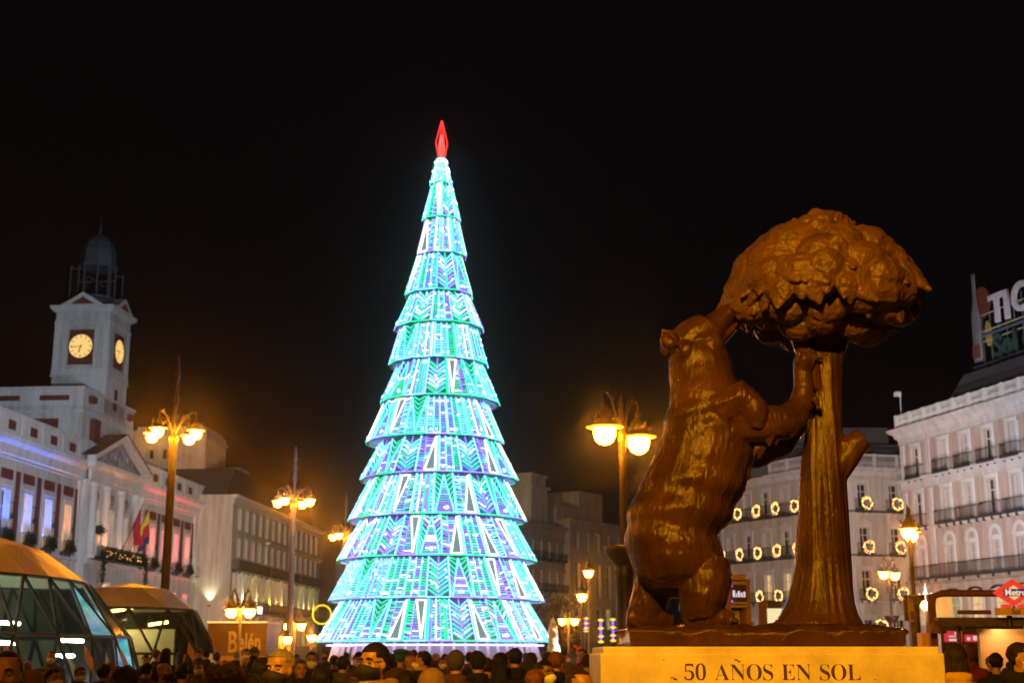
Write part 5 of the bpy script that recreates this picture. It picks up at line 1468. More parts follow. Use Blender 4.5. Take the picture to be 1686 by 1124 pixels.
for ch, s, dz in (('B', 1.55, -.15), ('e', 1.2, 0), ('l', 1.2, 0), ('é', 1.2, 0), ('n', 1.2, 0)):
    me = text_mesh(ch, s, 0.02, pale, 0.03); co = get_co(me)
    co[:, 0] *= 0.6; set_co(me, co)
    o = put('letter', me, nb, (cur - co[:, 0].min(), -0.02, 1.95 + dz)); o.rotation_euler = (math.pi/2, 0, 0)
    cur += co[:, 0].max() - co[:, 0].min() + 0.05
# three small lit blocks of a shop sign on the wall behind
v = at(417, 1004, 120)
ss = empty('shop_sign', (v.x, 120, 0), 0, 'three small white lit blocks of a shop sign above the nativity box', 'sign')
for k, w_ in enumerate((.2, .1, .2)): MB().box(-0.75+0.65*k-w_, -0.75+0.65*k+w_, 0, 0.1, v.z-0.3, v.z+0.3).build('lit_block', glow('sign_white_lit', (1, .93, .95), 2.0), ss)
for s in (-1, 1): MB().tube((0.9*s, 0.2, 0), (0.9*s, 0.2, v.z+.35), 0.05, 5).build('support', M['iron'], ss)
MB().box(-1.0, 1.0, .12, .2, v.z-.4, v.z-.32).build('rail', M['iron'], ss)

# ================================================================== fountain, ring, light posts, plane trees
fx = at(911, 1060, 72)
fo = empty('fountain', (fx.x, 72, 0), 0, 'round fountain with a tall white jet, right of the lit tree', 'fountain')
MB().lathe([(4.3, 0), (4.3, 0.55), (4.1, 0.6), (3.9, 0.5), (3.9, 0.35), (0.4, 0.33)], 32).build('basin', M['stone_dim'], fo)
MB().lathe([(4.34, 0.62), (4.34, 0.86), (4.2, 0.86), (4.2, 0.62)], 32).build('lit_rim', glow('rim_light', (1, .55, .08), .75), fo)
MB().lathe([(1.1, 0.33), (0.9, 0.9), (0.45, 1.1), (0.4, 1.3)], 20).build('bowl', M['stone_dim'], fo)
jet = MB(); jet.lathe([(0.5, 1.0), (0.42, 1.3), (0.33, 1.9), (0.27, 2.6), (0.2, 3.1), (0.12, 3.45), (0.03, 3.65)], 14)
me = remesh(jet, 0.05, 1); co, no = get_co(me), get_no(me); set_co(me, co + no*(0.06*fbm(co*4, 3, 2))[:, None])
wj, nt, p = newmat('water_jet'); p.inputs['Base Color'].default_value = (.8, .82, .85, 1); p.inputs['Roughness'].default_value = .25; p.inputs['Transmission Weight'].default_value = .25; p.inputs['IOR'].default_value = 1.33
me.materials.append(wj); put('water_jet', me, fo)
ul = MB(); ul.lathe([(.12, 1.0), (.12, 1.12)], 8, (.75, -.55, 0)); ul = ul.build('uplight', M['iron'], fo); lamp_light('SPOT', ul, (.75, -.55, 1.2), 420, (1, .95, .85), .1, aim((.75, -.55, 0), (0, 0, 1.6)), 60, .6)

rv = at(530, 1011, 82)
rg = empty('yellow_ring', (rv.x, 82, 0), 0, 'glowing yellow ring on a thin post at the left foot of the lit tree', 'light ring')
t_ = MB(); rings = []
for i in range(41):
    a = 2*math.pi*i/40; rings.append([((.54+.045*math.cos(t))*math.cos(a), .045*math.sin(t), rv.z+(.54+.045*math.cos(t))*math.sin(a)) for t in [math.pi/3*k for k in range(6)]])
t_.loft(rings, caps=False); t_.build('ring_tube', glow('ring_yellow', (1, .78, .03), 1.25), rg, True)
MB().tube((0, .06, 0), (0, .06, rv.z-.5), .025, 6).build('post', M['iron'], rg)
lp_y = glow('post_yellow', (1, .62, .03), 1.5); lp_v = glow('post_violet', (.34, .12, 1), 1.5)
for px, y0, y1, lab in ((965, 1016, 1040, 'leftmost of three violet and yellow light posts left of the bear'), (989, 1018, 1058, 'middle one of three violet and yellow light posts left of the bear'), (1009, 1017, 1056, 'violet and yellow light post nearest the feet of the bear')):
    a, b = at(px, y0, 58), at(px, y1, 58)
    o = empty('light_post', (a.x, 58, 0), 0, lab, 'light post', 'violet and yellow light posts')
    MB().tube((0, 0, 0), (0, 0, a.z), .03, 6).build('pole', M['iron'], o)
    n = 9
    for k in range(n):
        z0 = b.z + (a.z-b.z)*k/n; z1 = b.z + (a.z-b.z)*(k+1)/n
        if k % 3 == 2 or k == 0: MB().lathe([(.05, z0), (.15, (z0+z1)/2), (.05, z1)], 10).build('yellow_bead', lp_y, o)
        else: MB().lathe([(.055, z0), (.055, z1)], 8).build('violet_tube', lp_v, o)
bark = mat('bark', (.09, .065, .045), .9, var=.4, scale=6, bump=.5); leaf = mat('leaf', (.075, .055, .03), .8, var=.5, scale=3)
def plaza_tree(loc, h, r, seed, label):
    rnd = random.Random(seed); t = empty('plaza_tree', loc, 0, label, 'tree', 'trees across the plaza')
    tk = MB(); tk.path([(0, 0, 0), (.05, 0, h*.25), (-.05, .05, h*.5), (0, 0, h*.75)], [.16, .13, .1, .04], 8)
    tips = []
    for k in range(14):
        a = rnd.uniform(0, 6.283); z = rnd.uniform(.3, .7)*h; q = Vector((r*rnd.uniform(.5, .95)*math.cos(a), r*rnd.uniform(.5, .95)*math.sin(a), z + rnd.uniform(.1, .3)*h))
        s_ = Vector((0, 0, z)); m_ = s_.lerp(q, .5) + Vector((0, 0, .15)); tk.path([s_, m_, q], [.06, .04, .015], 5); tips += [q, m_, m_.lerp(q, .5)]
    tips += [Vector((0, 0, h*.8)), Vector((.2, 0, h*.9))]
    tk.build('trunk', bark, t, True)
    cw = MB()
    for c in tips:
        for i in range(90):
            p_ = c + Vector((rnd.gauss(0, .32*r/1.6), rnd.gauss(0, .32*r/1.6), rnd.gauss(0, .3*r/1.6)))
            d = Vector((rnd.gauss(0, 1), rnd.gauss(0, 1), rnd.gauss(0, 1))).normalized()*.13; e = d.orthogonal().normalized()*.05
            cw.add([p_-d, p_+e, p_+d, p_-e], [(0, 1, 2, 3)])
    cw.build('crown', leaf, t)
v = at(900, 1060, 112); plaza_tree((v.x, 112, 0), 6.2, 2.2, 3, 'dark leafy tree just right of the lit tree')
v = at(921, 1060, 120); plaza_tree((v.x, 120, 0), 5.0, 2.0, 5, 'lower dark tree behind the fountain jet')
# small red figure decoration and lit yellow figure
v = at(954, 1045, 70)
rf_ = MB(); rf_.lathe([(.22, 0), (.2, .7), (.12, .9), (.16, 1.3), (.1, 1.6)], 10); rf_.ball((0, 0, 1.75), .16, 10, 8); rf_.path([(.0, 0, 1.85), (-.12, 0, 2.05), (-.3, 0, 2.1)], [.12, .08, .05], 8)
rf_ = rf_.build('red_ornament', mat('red_plastic', (.8, .04, .03), .4), loc=(v.x, 70, 0), smooth=True); tag(rf_, 'small bright red ornament between the fountain and the light posts', 'ornament')
MB().tube((.1, -.2, 0), (.1, -.2, .1), .1, 8).build('foot', M['iron'], rf_)
v = at(458, 1040, 86)
yf = MB(); yf.lathe([(.45, 0), (.4, .8), (.3, 1.4), (.34, 1.9), (.16, 2.3), (.12, 2.5)], 12); yf.ball((0, 0, 2.7), .24, 10, 8); yf.path([(.3, 0, 2.0), (.45, -.1, 2.4), (.3, -.1, 2.9)], [.1, .08, .06], 8)
yf = yf.build('pale_monument', mat('pale_stone', (.6, .5, .3), .7), loc=(v.x, 86, 0), smooth=True); tag(yf, 'pale figure monument lit yellow, right of the nativity box', 'monument')

# ================================================================== kiosk behind the bear
kv0, kv1 = at(1186, 945, 41), at(1236, 945, 41)
kz = kv0.z
ki = empty('kiosk', ((kv0.x+kv1.x)/2, 41, 0), R(14), 'narrow kiosk with a lit sign panel, behind the hind legs of the bear', 'kiosk')
kw_ = (kv1.x-kv0.x)/2
oak = mat('kiosk_wood', (.42, .24, .11), .6, var=.3, scale=3, stretch=(1, 1, .3))
MB().box(-kw_, -kw_+.28, 0, 1.0, 0, kz).build('side_post', oak, ki); MB().box(kw_-.12, kw_, 0, 1.0, 0, kz-.12).build('side_post', oak, ki)
MB().box(-kw_+.28, kw_-.12, .5, .6, 0, kz-.9).build('back_panel', M['glass_dark'], ki)
cream_b = mat('kiosk_board', (.6, .45, .36), .6)
for z0, z1 in ((kz-.16, kz), (kz-.30, kz-.2), (kz-.86, kz-.80), (kz-.96, kz-.89)): MB().box(-kw_+.28, kw_-.12, -.02, .9, z0, z1).build('board', cream_b, ki)
MB().box(-kw_+.28, kw_-.12, .0, .05, kz-.80, kz-.30).build('sign_panel', mat('sign_dark', (.10, .085, .10), .5), ki)
rnd = random.Random(2)
ktx = glow('kiosk_letter', (1, .8, .85), .8); x = -kw_+.34
while x < kw_-.2:
    w_ = rnd.uniform(.03, .07); h2 = rnd.uniform(.10, .2); MB().box(x, x+w_, -.012, 0, kz-.66, kz-.66+h2).build('sign_mark', ktx, ki); x += w_ + .03
for z in (kz-.34, kz-.78): MB().ball((-kw_+.3, -.04, z), .03, 6, 4).build('violet_bulb', lp_v, ki)
MB().box(-kw_+.34, kw_-.18, .42, .48, .4, kz-1.05).build('display', M['curtain'], ki)
c0 = at(1256, 1000, 44); co_ = MB(); co_.box(-.13, .13, 0, .25, 0, at(1256, 990, 44).z); co_ = co_.build('wooden_post', oak, loc=(c0.x, 44, 0)); tag(co_, 'plain brown post between the kiosk and the lit panel', 'post')
c0 = at(1276, 1012, 60); lpz = at(1276, 1001, 60).z
lp = empty('advertising_panel', (c0.x, 60, 0), 0, 'pale yellow lit panel under a dark board, left of the bronze trunk', 'light panel')
MB().box(-.32, .32, 0, .12, lpz-.75, lpz).build('lit_face', glow('panel_light', (1, .85, .45), .95), lp); MB().box(-.32, .3, -.02, .14, lpz+.02, lpz+.32).build('board', mat('board_blue', (.05, .045, .09), .6), lp); MB().box(-.3, .3, .02, .1, 0, lpz-.76).build('base', M['iron'], lp)

# ================================================================== metro entrance at the right edge
MY = 24.0
def mp_(px, py, Y=MY): return at(px, py, Y)
me_ = empty('metro_entrance', (mp_(1620, 1030).x, MY, 0), 0, 'steel and glass metro entrance canopy at the right edge', 'entrance canopy')
mx0 = me_.location.x
rust = mat('rusty_steel', (.16, .06, .03), .6, .3, var=.4, scale=6, bump=.3); dark_beam = mat('beam_dark', (.10, .075, .085), .5, .2)
za, zb3 = mp_(1620, 1030).z, mp_(1620, 1016).z
MB().box(mp_(1541, 1020).x-mx0, 2.2, -.1, .5, za, zb3).build('beam', dark_beam, me_)
px_ = mp_(1541, 1000).x-mx0
MB().box(px_-.06, px_+.06, .2, .32, 0, mp_(1541, 977).z).build('post', rust, me_)
fr_ = MB(); zt_ = mp_(1541, 975).z
fr_.path([(px_, .26, zt_-.25), (px_+.05, .26, zt_-.05), (px_+.2, .26, zt_), (1.2, .26, zt_)], .06, 6); fr_.build('upper_rail', rust, me_)
MB().box(mp_(1585, 1010).x-mx0, mp_(1640, 1010).x-mx0, .24, .3, mp_(1600, 1008).z-.02, mp_(1600, 1003).z).build('lower_rail', rust, me_)
MB().box(mp_(1586, 1040).x-mx0-.03, mp_(1586, 1040).x-mx0+.03, .2, .3, 0, za).build('mullion', rust, me_)
MB().lathe([(.15, 0), (.15, .02), (.12, .13), (.05, .21), (.02, .23)], 14, (px_, .0, mp_(1541, 1042).z)).build('bell_hood', rust, me_)
MB().box(mp_(1535, 1050).x-mx0, mp_(1560, 1050).x-mx0, .6, .9, mp_(1550, 1058).z-.6, mp_(1550, 1040).z).build('yellow_case', mat('case_yellow', (.8, .42, .06), .5), me_)
bl0, bl1 = mp_(1613, 1050), mp_(1700, 1050)
MB().box(bl0.x-mx0, bl1.x-mx0, -.16, -.11, .5, za-.01).build('notice_board', mat('notice_board', (.62, .42, .28), .6, var=.1), me_)
MB().box(bl0.x-mx0-.07, bl0.x-mx0, -.2, -.08, 0, za).build('board_frame', cream_b, me_)
prnt = mat('print_violet', (.25, .13, .16), .7); prn2 = mat('print_grey', (.42, .27, .18), .7)
for k in range(3): MB().box(mp_(1638, 0).x-mx0, mp_(1638+16-(6 if k == 0 else 0), 0).x-mx0, -.165, -.16, mp_(0, 1046+5.5*k).z-.025, mp_(0, 1043+5.5*k).z).build('print_line', prnt, me_)
for k in range(6): MB().box(mp_(1662, 0).x-mx0, mp_(1684, 0).x-mx0, -.165, -.16, mp_(0, 1040+4*k).z-.012, mp_(0, 1038+4*k).z-.01).build('print_line', prn2, me_)
cl = MB(); cl.box(-.5, .5, -.5, -.4, za-.06, za-.01); cl = cl.build('added_canopy_lamp', M['iron'], me_); lamp_light('AREA', cl, (.2, -.45, za-.08), 8, (1, .5, .16), .5, aim((.2, -.45, za), (.4, -.16, .9)))  # lamp added under the beam to lighten the notice board
# red diamond sign
dc = mp_(1669, 975, MY-.4)
ms = empty('metro_sign', (dc.x, MY-.4, 0), 0, 'red diamond sign lettered Metro above the notice board', 'sign')
hw3, hh3 = 32/2250*MY, 21/2250*MY*1.02
sr = glow('sign_red_lit', (1.0, .06, .02), .85); sw = glow('sign_pale_lit', (1.0, .62, .28), .95)
def diam(w_, h2, y0, y1): return [(-w_, dc.z), (0, dc.z-h2), (w_, dc.z), (0, dc.z+h2)], y0, y1
MB().prism(*diam(hw3, hh3, 0, .08)).build('red_face', sr, ms); MB().prism(*diam(hw3*.54, hh3*.54, -.012, -.002)).build('pale_face', sw, ms)
MB().box(-hw3*.52, hw3*.62, -.03, -.014, dc.z-.062, dc.z+.062).build('blue_band', glow('band_blue', (.06, .02, .30), .6), ms)
m2 = text_mesh('Metro', .145, .004, glow('band_letter', (1, .7, .35), .9), .004); co = get_co(m2); o = put('lettering', m2, ms, (-co[:, 0].max()/2+.02, -.036, dc.z-.045)); o.rotation_euler = (math.pi/2, 0, 0)
zp0, zp1 = mp_(1660, 1013).z, mp_(1660, 1001.5).z
MB().box(-.33, .5, 0, .06, zp0, zp1).build('name_plate', mat('plate', (.75, .55, .32), .5), ms)
m2 = text_mesh('Sol', .12, .004, prnt, .003); o = put('lettering', m2, ms, (-.06, -.006, zp0+.02)); o.rotation_euler = (math.pi/2, 0, 0)
for s in (-1, 1): MB().lathe([(.02, 0), (.10, .01), (.085, .05), (.02, .065)], 12, (s*.14, .02, zp1+.0)).build('lamp_cup', sr, ms)
MB().tube((0, .04, zp1), (0, .04, dc.z-hh3+.03), .02, 6).build('stem', M['iron'], ms)
MB().tube((0, .3, 0), (0, .3, zp0), .05, 8).build('pole', M['iron'], ms)
MB().box(-.05, .05, .03, .33, zp0+.02, zp0+.08).build('bracket', M['iron'], ms)
# red and white boards behind, banner sign, parked van
rw = empty('shop_board', (mp_(1587, 1048, 46).x, 46, 0), 0, 'red and white lit shop board seen under the metro canopy', 'shop board')
zr0, zr1 = at(1587, 1056, 46).z, at(1587, 1038, 46).z
sh_r = glow('shop_red', (1, .06, .07), .6); sh_w = glow('shop_white', (1, .72, .72), .75)
MB().box(-.62, -.05, 0, .1, zr0, zr1).build('red_board', sh_r, rw); MB().box(.05, .6, 0, .1, zr0, zr1-.12).build('red_board', sh_r, rw)
for x0_, x1_, z0_, z1_ in ((-.5, -.1, zr0+.03, zr0+.1), (-.3, -.08, zr1-.12, zr1-.04), (.3, .58, zr0+.05, zr1-.16), (.1, .2, zr0+.05, zr0+.16), (-.5, -.15, zr0+.16, zr0+.2)): MB().box(x0_, x1_, -.01, 0, z0_, z1_).build('white_print', sh_w, rw)
MB().box(-.7, .7, .12, .2, 0, zr0+.5).build('shop_wall', M['slate'], rw)
bs0 = at(1496, 1000, 50); zt4, zb4 = at(1496, 985, 50).z, at(1496, 1022, 50).z
bn = empty('banner_sign', (bs0.x, 50, 0), R(20), 'narrow pink and blue banner on a pole in front of the two-globe lamp', 'sign')
MB().tube((0, 0, 0), (0, 0, zt4+.1), .03, 6).build('pole', cream_b, bn); MB().box(.04, .2, -.01, .01, zb4, zt4).build('banner', mat('banner_pink', (.6, .33, .4), .6), bn); MB().box(.045, .195, -.014, -.011, zb4+.05, zb4+.35).build('blue_field', mat('banner_blue', (.12, .1, .5), .6), bn); MB().box(-.2, -.04, -.01, .01, zb4, zt4).build('banner_back', mat('banner_brown', (.18, .1, .07), .6), bn)
vv = at(1518, 1055, 70)
van = empty('parked_van', (vv.x, 70, 0), R(12), 'dark van with a lit headlight beside the column of the two-globe lamp', 'van')
bod = MB(); bod.prism([(-1.4, .35), (1.4, .35), (1.4, 1.1), (1.15, 1.25), (.75, 1.9), (-1.3, 1.95), (-1.4, 1.7)], 0, 1.8); bod.build('body', mat('van_blue', (.03, .035, .06), .3, .2), van)
MB().prism([(.15, 1.25), (1.05, 1.25), (.72, 1.8), (.15, 1.8)], -.01, 0).build('side_window', M['glass_dark'], van); MB().prism([(-1.2, 1.25), (.05, 1.25), (.05, 1.8), (-1.2, 1.8)], -.01, 0).build('side_window', M['glass_dark'], van)
for x in (-.85, .85):
    wh_ = MB(); wh_.path([(x, -.06, .33), (x, .16, .33)], .33, 16); wh_.build('wheel', M['iron'], van)
MB().ball((1.3, -.02, .85), (.14, .06, .1), 10, 6).build('headlight', glow('headlight', (1, .95, .85), 12), van)
# lantern with a lit box on the ground floor of the pink building
v = at(1549, 1003, 88)
wl = MB(); wl.box(-.7, .7, -.1, .1, v.z-.6, v.z+.8); wl = wl.build('lit_shop_front', M['pane_orange'], loc=(v.x, 88, 0)); tag(wl, 'glowing orange shop front left of the metro sign', 'shop front'); MB().box(-.75, .75, -.05, .2, 0, v.z-.61).build('base', M['stone_dim'], wl)

# ================================================================== people
def ell(cx_, cy_, z, rx, ry, n=16): return [(cx_ + rx*math.cos(2*math.pi*k/n), cy_ + ry*math.sin(2*math.pi*k/n), z) for k in range(n)]
HEADR = [(1.497, .030, -.070, -.010), (1.51, .045, -.086, .010), (1.53, .056, -.092, .035), (1.56, .065, -.093, .060), (1.60, .071, -.092, .084), (1.64, .075, -.090, .096), (1.68, .076, -.086, .099), (1.71, .069, -.070, .088), (1.732, .048, -.045, .062), (1.742, .020, -.015, .03)]
def head_shapes(mb):
    mb.loft([ell(0, (f+b)/2, z, w, (b-f)/2, 20) for z, w, f, b in HEADR])
    mb.path([(0, -.088, 1.632), (0, -.104, 1.605), (0, -.113, 1.585), (0, -.095, 1.574)], [.010, .013, .016, .012], 8)
    for s in (-1, 1):
        mb.ball((.017*s, -.094, 1.580), (.011, .014, .010), 8, 6)
        mb.ball((.077*s, .012, 1.603), (.010, .020, .032), 10, 8)
        mb.ball((.036*s, -.081, 1.650), (.030, .015, .010), 10, 6)
        mb.ball((.046*s, -.066, 1.588), (.022, .02, .02), 8, 6)
    mb.ball((0, -.090, 1.537), (.024, .012, .007), 10, 6); mb.ball((0, -.089, 1.549), (.022, .012, .006), 10, 6); mb.ball((0, -.08, 1.512), (.024, .02, .016), 8, 6)
    mb.loft([ell(0, .022, 1.36, .075, .07), ell(0, .018, 1.42, .058, .058), ell(0, .012, 1.48, .054, .056), ell(0, .01, 1.55, .052, .055)])
ARMS = {'down': ((.185, .015, 1.375), (.245, .035, 1.10), (.255, -.03, .86)), 'raised': ((.185, .015, 1.375), (.265, -.03, 1.11), (.10, -.25, 1.26))}
def body_mesh(pose):
    mb = MB(); head_shapes(mb)
    mb.loft([ell(0, .0, .84, .13, .09), ell(0, 0, .92, .165, .11), ell(0, .0, 1.02, .145, .10), ell(0, .0, 1.16, .16, .108), ell(0, .005, 1.28, .18, .11), ell(0, .01, 1.37, .165, .09), ell(0, .015, 1.42, .09, .065)])
    sh, el, wr = ARMS[pose]
    for s in (-1, 1):
        m = lambda q: Vector((q[0]*s, q[1], q[2]))
        mb.path([m((.14, .01, 1.385)), m(sh), (m(sh)+m(el))/2, m(el), (m(el)+m(wr))/2, m(wr)], [.045, .058, .05, .042, .04, .028], 10)
        d = (m(wr)-m(el)).normalized(); side = Vector((s, 0, 0)) if pose == 'down' else Vector((0, 0, 1)); side = (side - d*side.dot(d)).normalized(); nrm = d.cross(side)
        p0 = m(wr); pc = p0 + d*.05
        mb.path([p0, pc, p0 + d*.09], [.026, .034, .03], 8)
        across = nrm
        for k in range(4):
            o = across*(.024 - .016*k); ln = (.066, .076, .072, .056)[k]
            a = p0 + d*.085 + o; b = a + d*ln*.55; c = b + d*ln*.35 - side*ln*.3
            mb.path([a - d*.02, a, b, c], [.010, .010, .009, .007], 6)
        t0 = p0 + d*.03 + across*.028; mb.path([t0, t0 + across*.02 + d*.03, t0 + across*.024 + d*.06 - side*.01], [.012, .011, .008], 6)
        mb.path([(.085*s, 0, .90), (.09*s, -.005, .70), (.095*s, -.012, .48), (.097*s, .008, .30), (.1*s, .02, .09)], [.09, .078, .056, .052, .038], 10)
        mb.path([(.1*s, .05, .045), (.1*s, -.03, .05), (.102*s, -.12, .035), (.103*s, -.17, .028)], [.038, .045, .035, .022], 10)
    me = remesh(mb, 0.0105, 2)
    co, no = get_co(me), get_no(me)
    for s in (-1, 1):                                   # eye sockets
        c = np.array([.034*s, -.088, 1.622]); r2 = ((co - c)**2).sum(1); co += no*(-0.012*np.exp(-r2/(.018**2)))[:, None]
    set_co(me, co); return me
def coat_mesh(pose, long_=True, hood=False, puff=False):
    mb = MB(); k = 1.12 if puff else 1.0
    z0 = .62 if long_ else .86
    mb.loft([ell(0, .0, z0, .20*k, .15*k), ell(0, 0, .92, .198*k, .145*k), ell(0, .0, 1.05, .185*k, .135*k), ell(0, .0, 1.18, .20*k, .142*k), ell(0, .005, 1.30, .215*k, .145*k), ell(0, .01, 1.385, .20*k, .12*k), ell(0, .012, 1.43, .125, .09), ell(0, .01, 1.465, .085, .083)])
    sh, el, wr = ARMS[pose]
    for s in (-1, 1):
        m = lambda q: Vector((q[0]*s, q[1], q[2]))
        mb.path([m((.13, .01, 1.375)), m(sh), (m(sh)+m(el))/2, m(el), (m(el)+m(wr))/2, m(wr)], [.07, .082*k, .074*k, .066*k, .06*k, .048], 10)
    rings = []                                          # collar or folded hood
    for i in range(17):
        a = 2*math.pi*i/16; rr = .026 if not hood else .04 + .03*max(0, math.sin(a))
        c = Vector((.085*math.cos(a), .012 + .085*math.sin(a) + (.03*max(0, math.sin(a)) if hood else 0), 1.455))
        u = Vector((math.cos(a), math.sin(a), 0)); rings.append([c + u*rr*math.cos(t) + Vector((0, 0, 1.2*rr*math.sin(t))) for t in [2*math.pi*q/8 for q in range(8)]])
    mb.loft(rings, caps=False)
    me = remesh(mb, 0.014, 3); co, no = get_co(me), get_no(me)
    d = .010*fbm(np.stack([co[:, 0]*7, co[:, 1]*7, co[:, 2]*13], 1), 3, 3)
    if puff: d = d + .012*np.abs(np.sin(co[:, 2]*2*math.pi/.17)) - .006
    set_co(me, co + no*d[:, None]); return me
def trousers_mesh():
    mb = MB()
    mb.loft([ell(0, 0, .84, .155, .115), ell(0, 0, .97, .16, .115)])
    for s in (-1, 1): mb.path([(.085*s, 0, .92), (.092*s, -.005, .70), (.097*s, -.012, .48), (.098*s, .008, .30), (.1*s, .015, .07)], [.105, .095, .075, .068, .066], 12)
    return remesh(mb, .016, 3)
def shoes_mesh():
    mb = MB()
    for s in (-1, 1): mb.path([(.1*s, .07, .05), (.1*s, -.02, .055), (.102*s, -.12, .042), (.103*s, -.19, .03)], [.045, .055, .045, .03], 10)
    return remesh(mb, .014, 2)
def shell_cap(R_, c, front_z, depth_in=.75, n=46, k=30, fuzz=.0, seed=1, low=1.46, face=.045, side=.065):
    """hair or hat: an egg over the skull, tucked inside the head where the face is"""
    mb = MB(); mb.ball(c, R_, n, k)
    co = np.array(mb.v)
    fr_ = (co[:, 1] < -.02) & (co[:, 2] < front_z) & (np.abs(co[:, 0]) < side)
    cc = np.array(c)
    co[fr_] = cc + (co[fr_] - cc)*depth_in*np.array([.8, .55, .9])
    sd = (co[:, 1] < face - .045) & (co[:, 2] < front_z - .03) & ~fr_
    co[sd] = cc + (co[sd] - cc)*np.array([.82, .7, .9])
    if fuzz:
        dirs = co - cc; dirs /= np.linalg.norm(dirs, axis=1)[:, None]
        co += dirs*(fuzz*(.6*fbm(co*22, 2, seed) + .7*vnoise(co*np.array([95, 95, 40]), seed + 5)))[:, None]
    mb.v = [tuple(v) for v in co]
    return mb
def finish(mb, smooth=True):
    me = mb.mesh('tmp', [M['iron']], smooth); me.materials.clear(); me.materials.append(None); return me
HAIR = {}
HAIR['short'] = finish(shell_cap((.089, .110, .100), (0, .012, 1.652), 1.700, fuzz=.011))
HAIR['cropped'] = finish(shell_cap((.085, .106, .096), (0, .009, 1.652), 1.712, fuzz=.003, seed=4))
h1 = shell_cap((.092, .115, .105), (0, .016, 1.650), 1.700, fuzz=.008, seed=2)
h1.loft([ell(0, .055, 1.66, .088, .06), ell(0, .065, 1.55, .098, .058), ell(0, .075, 1.42, .105, .055), ell(0, .08, 1.30, .098, .045), ell(0, .085, 1.20, .06, .03)]); 
me = remesh(h1, .009, 2); co, no = get_co(me), get_no(me); set_co(me, co + no*(.006*vnoise(np.stack([co[:, 0]*60, co[:, 1]*60, co[:, 2]*7], 1), 3))[:, None]); me.materials.append(None); HAIR['long'] = me
h1 = MB(); h1.ball((0, .018, 1.675), (.125, .135, .125), 40, 28); co = np.array(h1.v); c_ = np.array((0, .018, 1.66)); d_ = co - c_; d_ /= np.linalg.norm(d_, axis=1)[:, None]
co += d_*(.034*fbm(co*17, 3, 8))[:, None]; fr_ = (co[:, 1] < -.05) & (co[:, 2] < 1.69); co[fr_] = c_ + (co[fr_] - c_)*np.array([.75, .5, .9]); h1.v = [tuple(v) for v in co]; HAIR['curly'] = finish(h1, False)
h1 = shell_cap((.089, .110, .102), (0, .012, 1.650), 1.690, fuzz=.002, seed=6); h1.ball((0, .135, 1.64), (.045, .04, .045), 12, 8); HAIR['bun'] = finish(h1)
h1 = shell_cap((.09, .113, .112), (0, .010, 1.655), 1.682, fuzz=.003, seed=7, depth_in=.85)
for i in range(1): h1.lathe([(1.0, -.022), (1.07, -.01), (1.07, .012), (1.0, .022)], 24, (0, .008, 1.688), sx=.084, sy=.104)
HAIR['beanie'] = finish(h1)
h1 = shell_cap((.118, .140, .145), (0, .025, 1.64), 1.73, fuzz=.006, seed=9, side=.085); h1.loft([ell(0, .04, 1.60, .11, .10), ell(0, .04, 1.50, .125, .115), ell(0, .03, 1.42, .16, .12), ell(0, .02, 1.38, .15, .10)]); HAIR['hood'] = finish(h1)
h1 = shell_cap((.088, .109, .098), (0, .012, 1.652), 1.695, fuzz=.003); h1.lathe([(.2, 0), (1.0, .0), (1.25, .03), (1.2, .055), (.5, .075), (.05, .08)], 20, (0, .0, 1.700), sx=.1, sy=.115); HAIR['beret'] = finish(h1)
# mask: shell over nose, mouth and chin
mk = MB(); rings = []
for z, w, y in ((1.498, .046, -.095), (1.515, .066, -.118), (1.545, .078, -.137), (1.572, .082, -.146), (1.598, .079, -.138), (1.611, .068, -.122)):
    rings.append([(w*math.sin(a), (y + .02) + (-.02 - (-y-.02-.004)*0)*math.cos(a) + .085*(1-math.cos(a)), z) for a in [math.pi*(-.5 + i/12) for i in range(13)]])
rings = [[(x_, y_, z_ + (.035*(1 - i/2.5))*(abs(x_)/.08)**2 if i < 2.5 else z_ - (.035*(i-2.5)/2.5)*(abs(x_)/.08)**2) for x_, y_, z_ in r_] for i, r_ in enumerate(rings)]
vsm = [p for r_ in rings for p in r_]; fsm = [(j*13+i, j*13+i+1, (j+1)*13+i+1, (j+1)*13+i) for j in range(5) for i in range(12)]
mk.add(vsm, fsm)
for s in (-1, 1): mk.tube((.068*s, -.03, 1.59), (.081*s, .02, 1.625), .0022, 5); mk.tube((.06*s, -.03, 1.52), (.081*s, .02, 1.585), .0022, 5)
MASK = finish(mk)
gg = MB()
for s in (-1, 1):
    rings = []
    for i in range(17):
        a = 2*math.pi*i/16; rings.append([(.035*s + (.024+.0018*math.cos(t))*math.cos(a), -.108 + .0018*math.sin(t), 1.62 + (.02+.0018*math.cos(t))*math.sin(a)) for t in [2*math.pi*q/5 for q in range(5)]])
    gg.loft(rings, caps=False); gg.tube((.06*s, -.106, 1.625), (.08*s, .01, 1.628), .002, 5)
gg.tube((-.011, -.11, 1.624), (.011, -.11, 1.624), .002, 5); GLASSES = finish(gg)
ey = MB()
ey.ball((.0, -.0775, 1.622), .0118, 12, 8)
ey.ball((.0, -.0865, 1.622), .0052, 8, 6, 1)
EYES = finish(ey); EYES.materials.append(None)
bw_ = MB()
for s in (-1, 1): bw_.path([(.014*s, -.094, 1.643), (.034*s, -.094, 1.651), (.056*s, -.080, 1.644)], [.0035, .005, .0025], 6)
BROW = finish(bw_)
sf = MB(); rings = []
for i in range(21):
    a = 2*math.pi*i/20; c = Vector((.092*math.cos(a), .008 + .092*math.sin(a), 1.455 + .01*math.sin(3*a))); u = Vector((math.cos(a), math.sin(a), 0)); rings.append([c + u*.03*math.cos(t) + Vector((0, 0, .045*math.sin(t))) for t in [2*math.pi*q/8 for q in range(8)]])
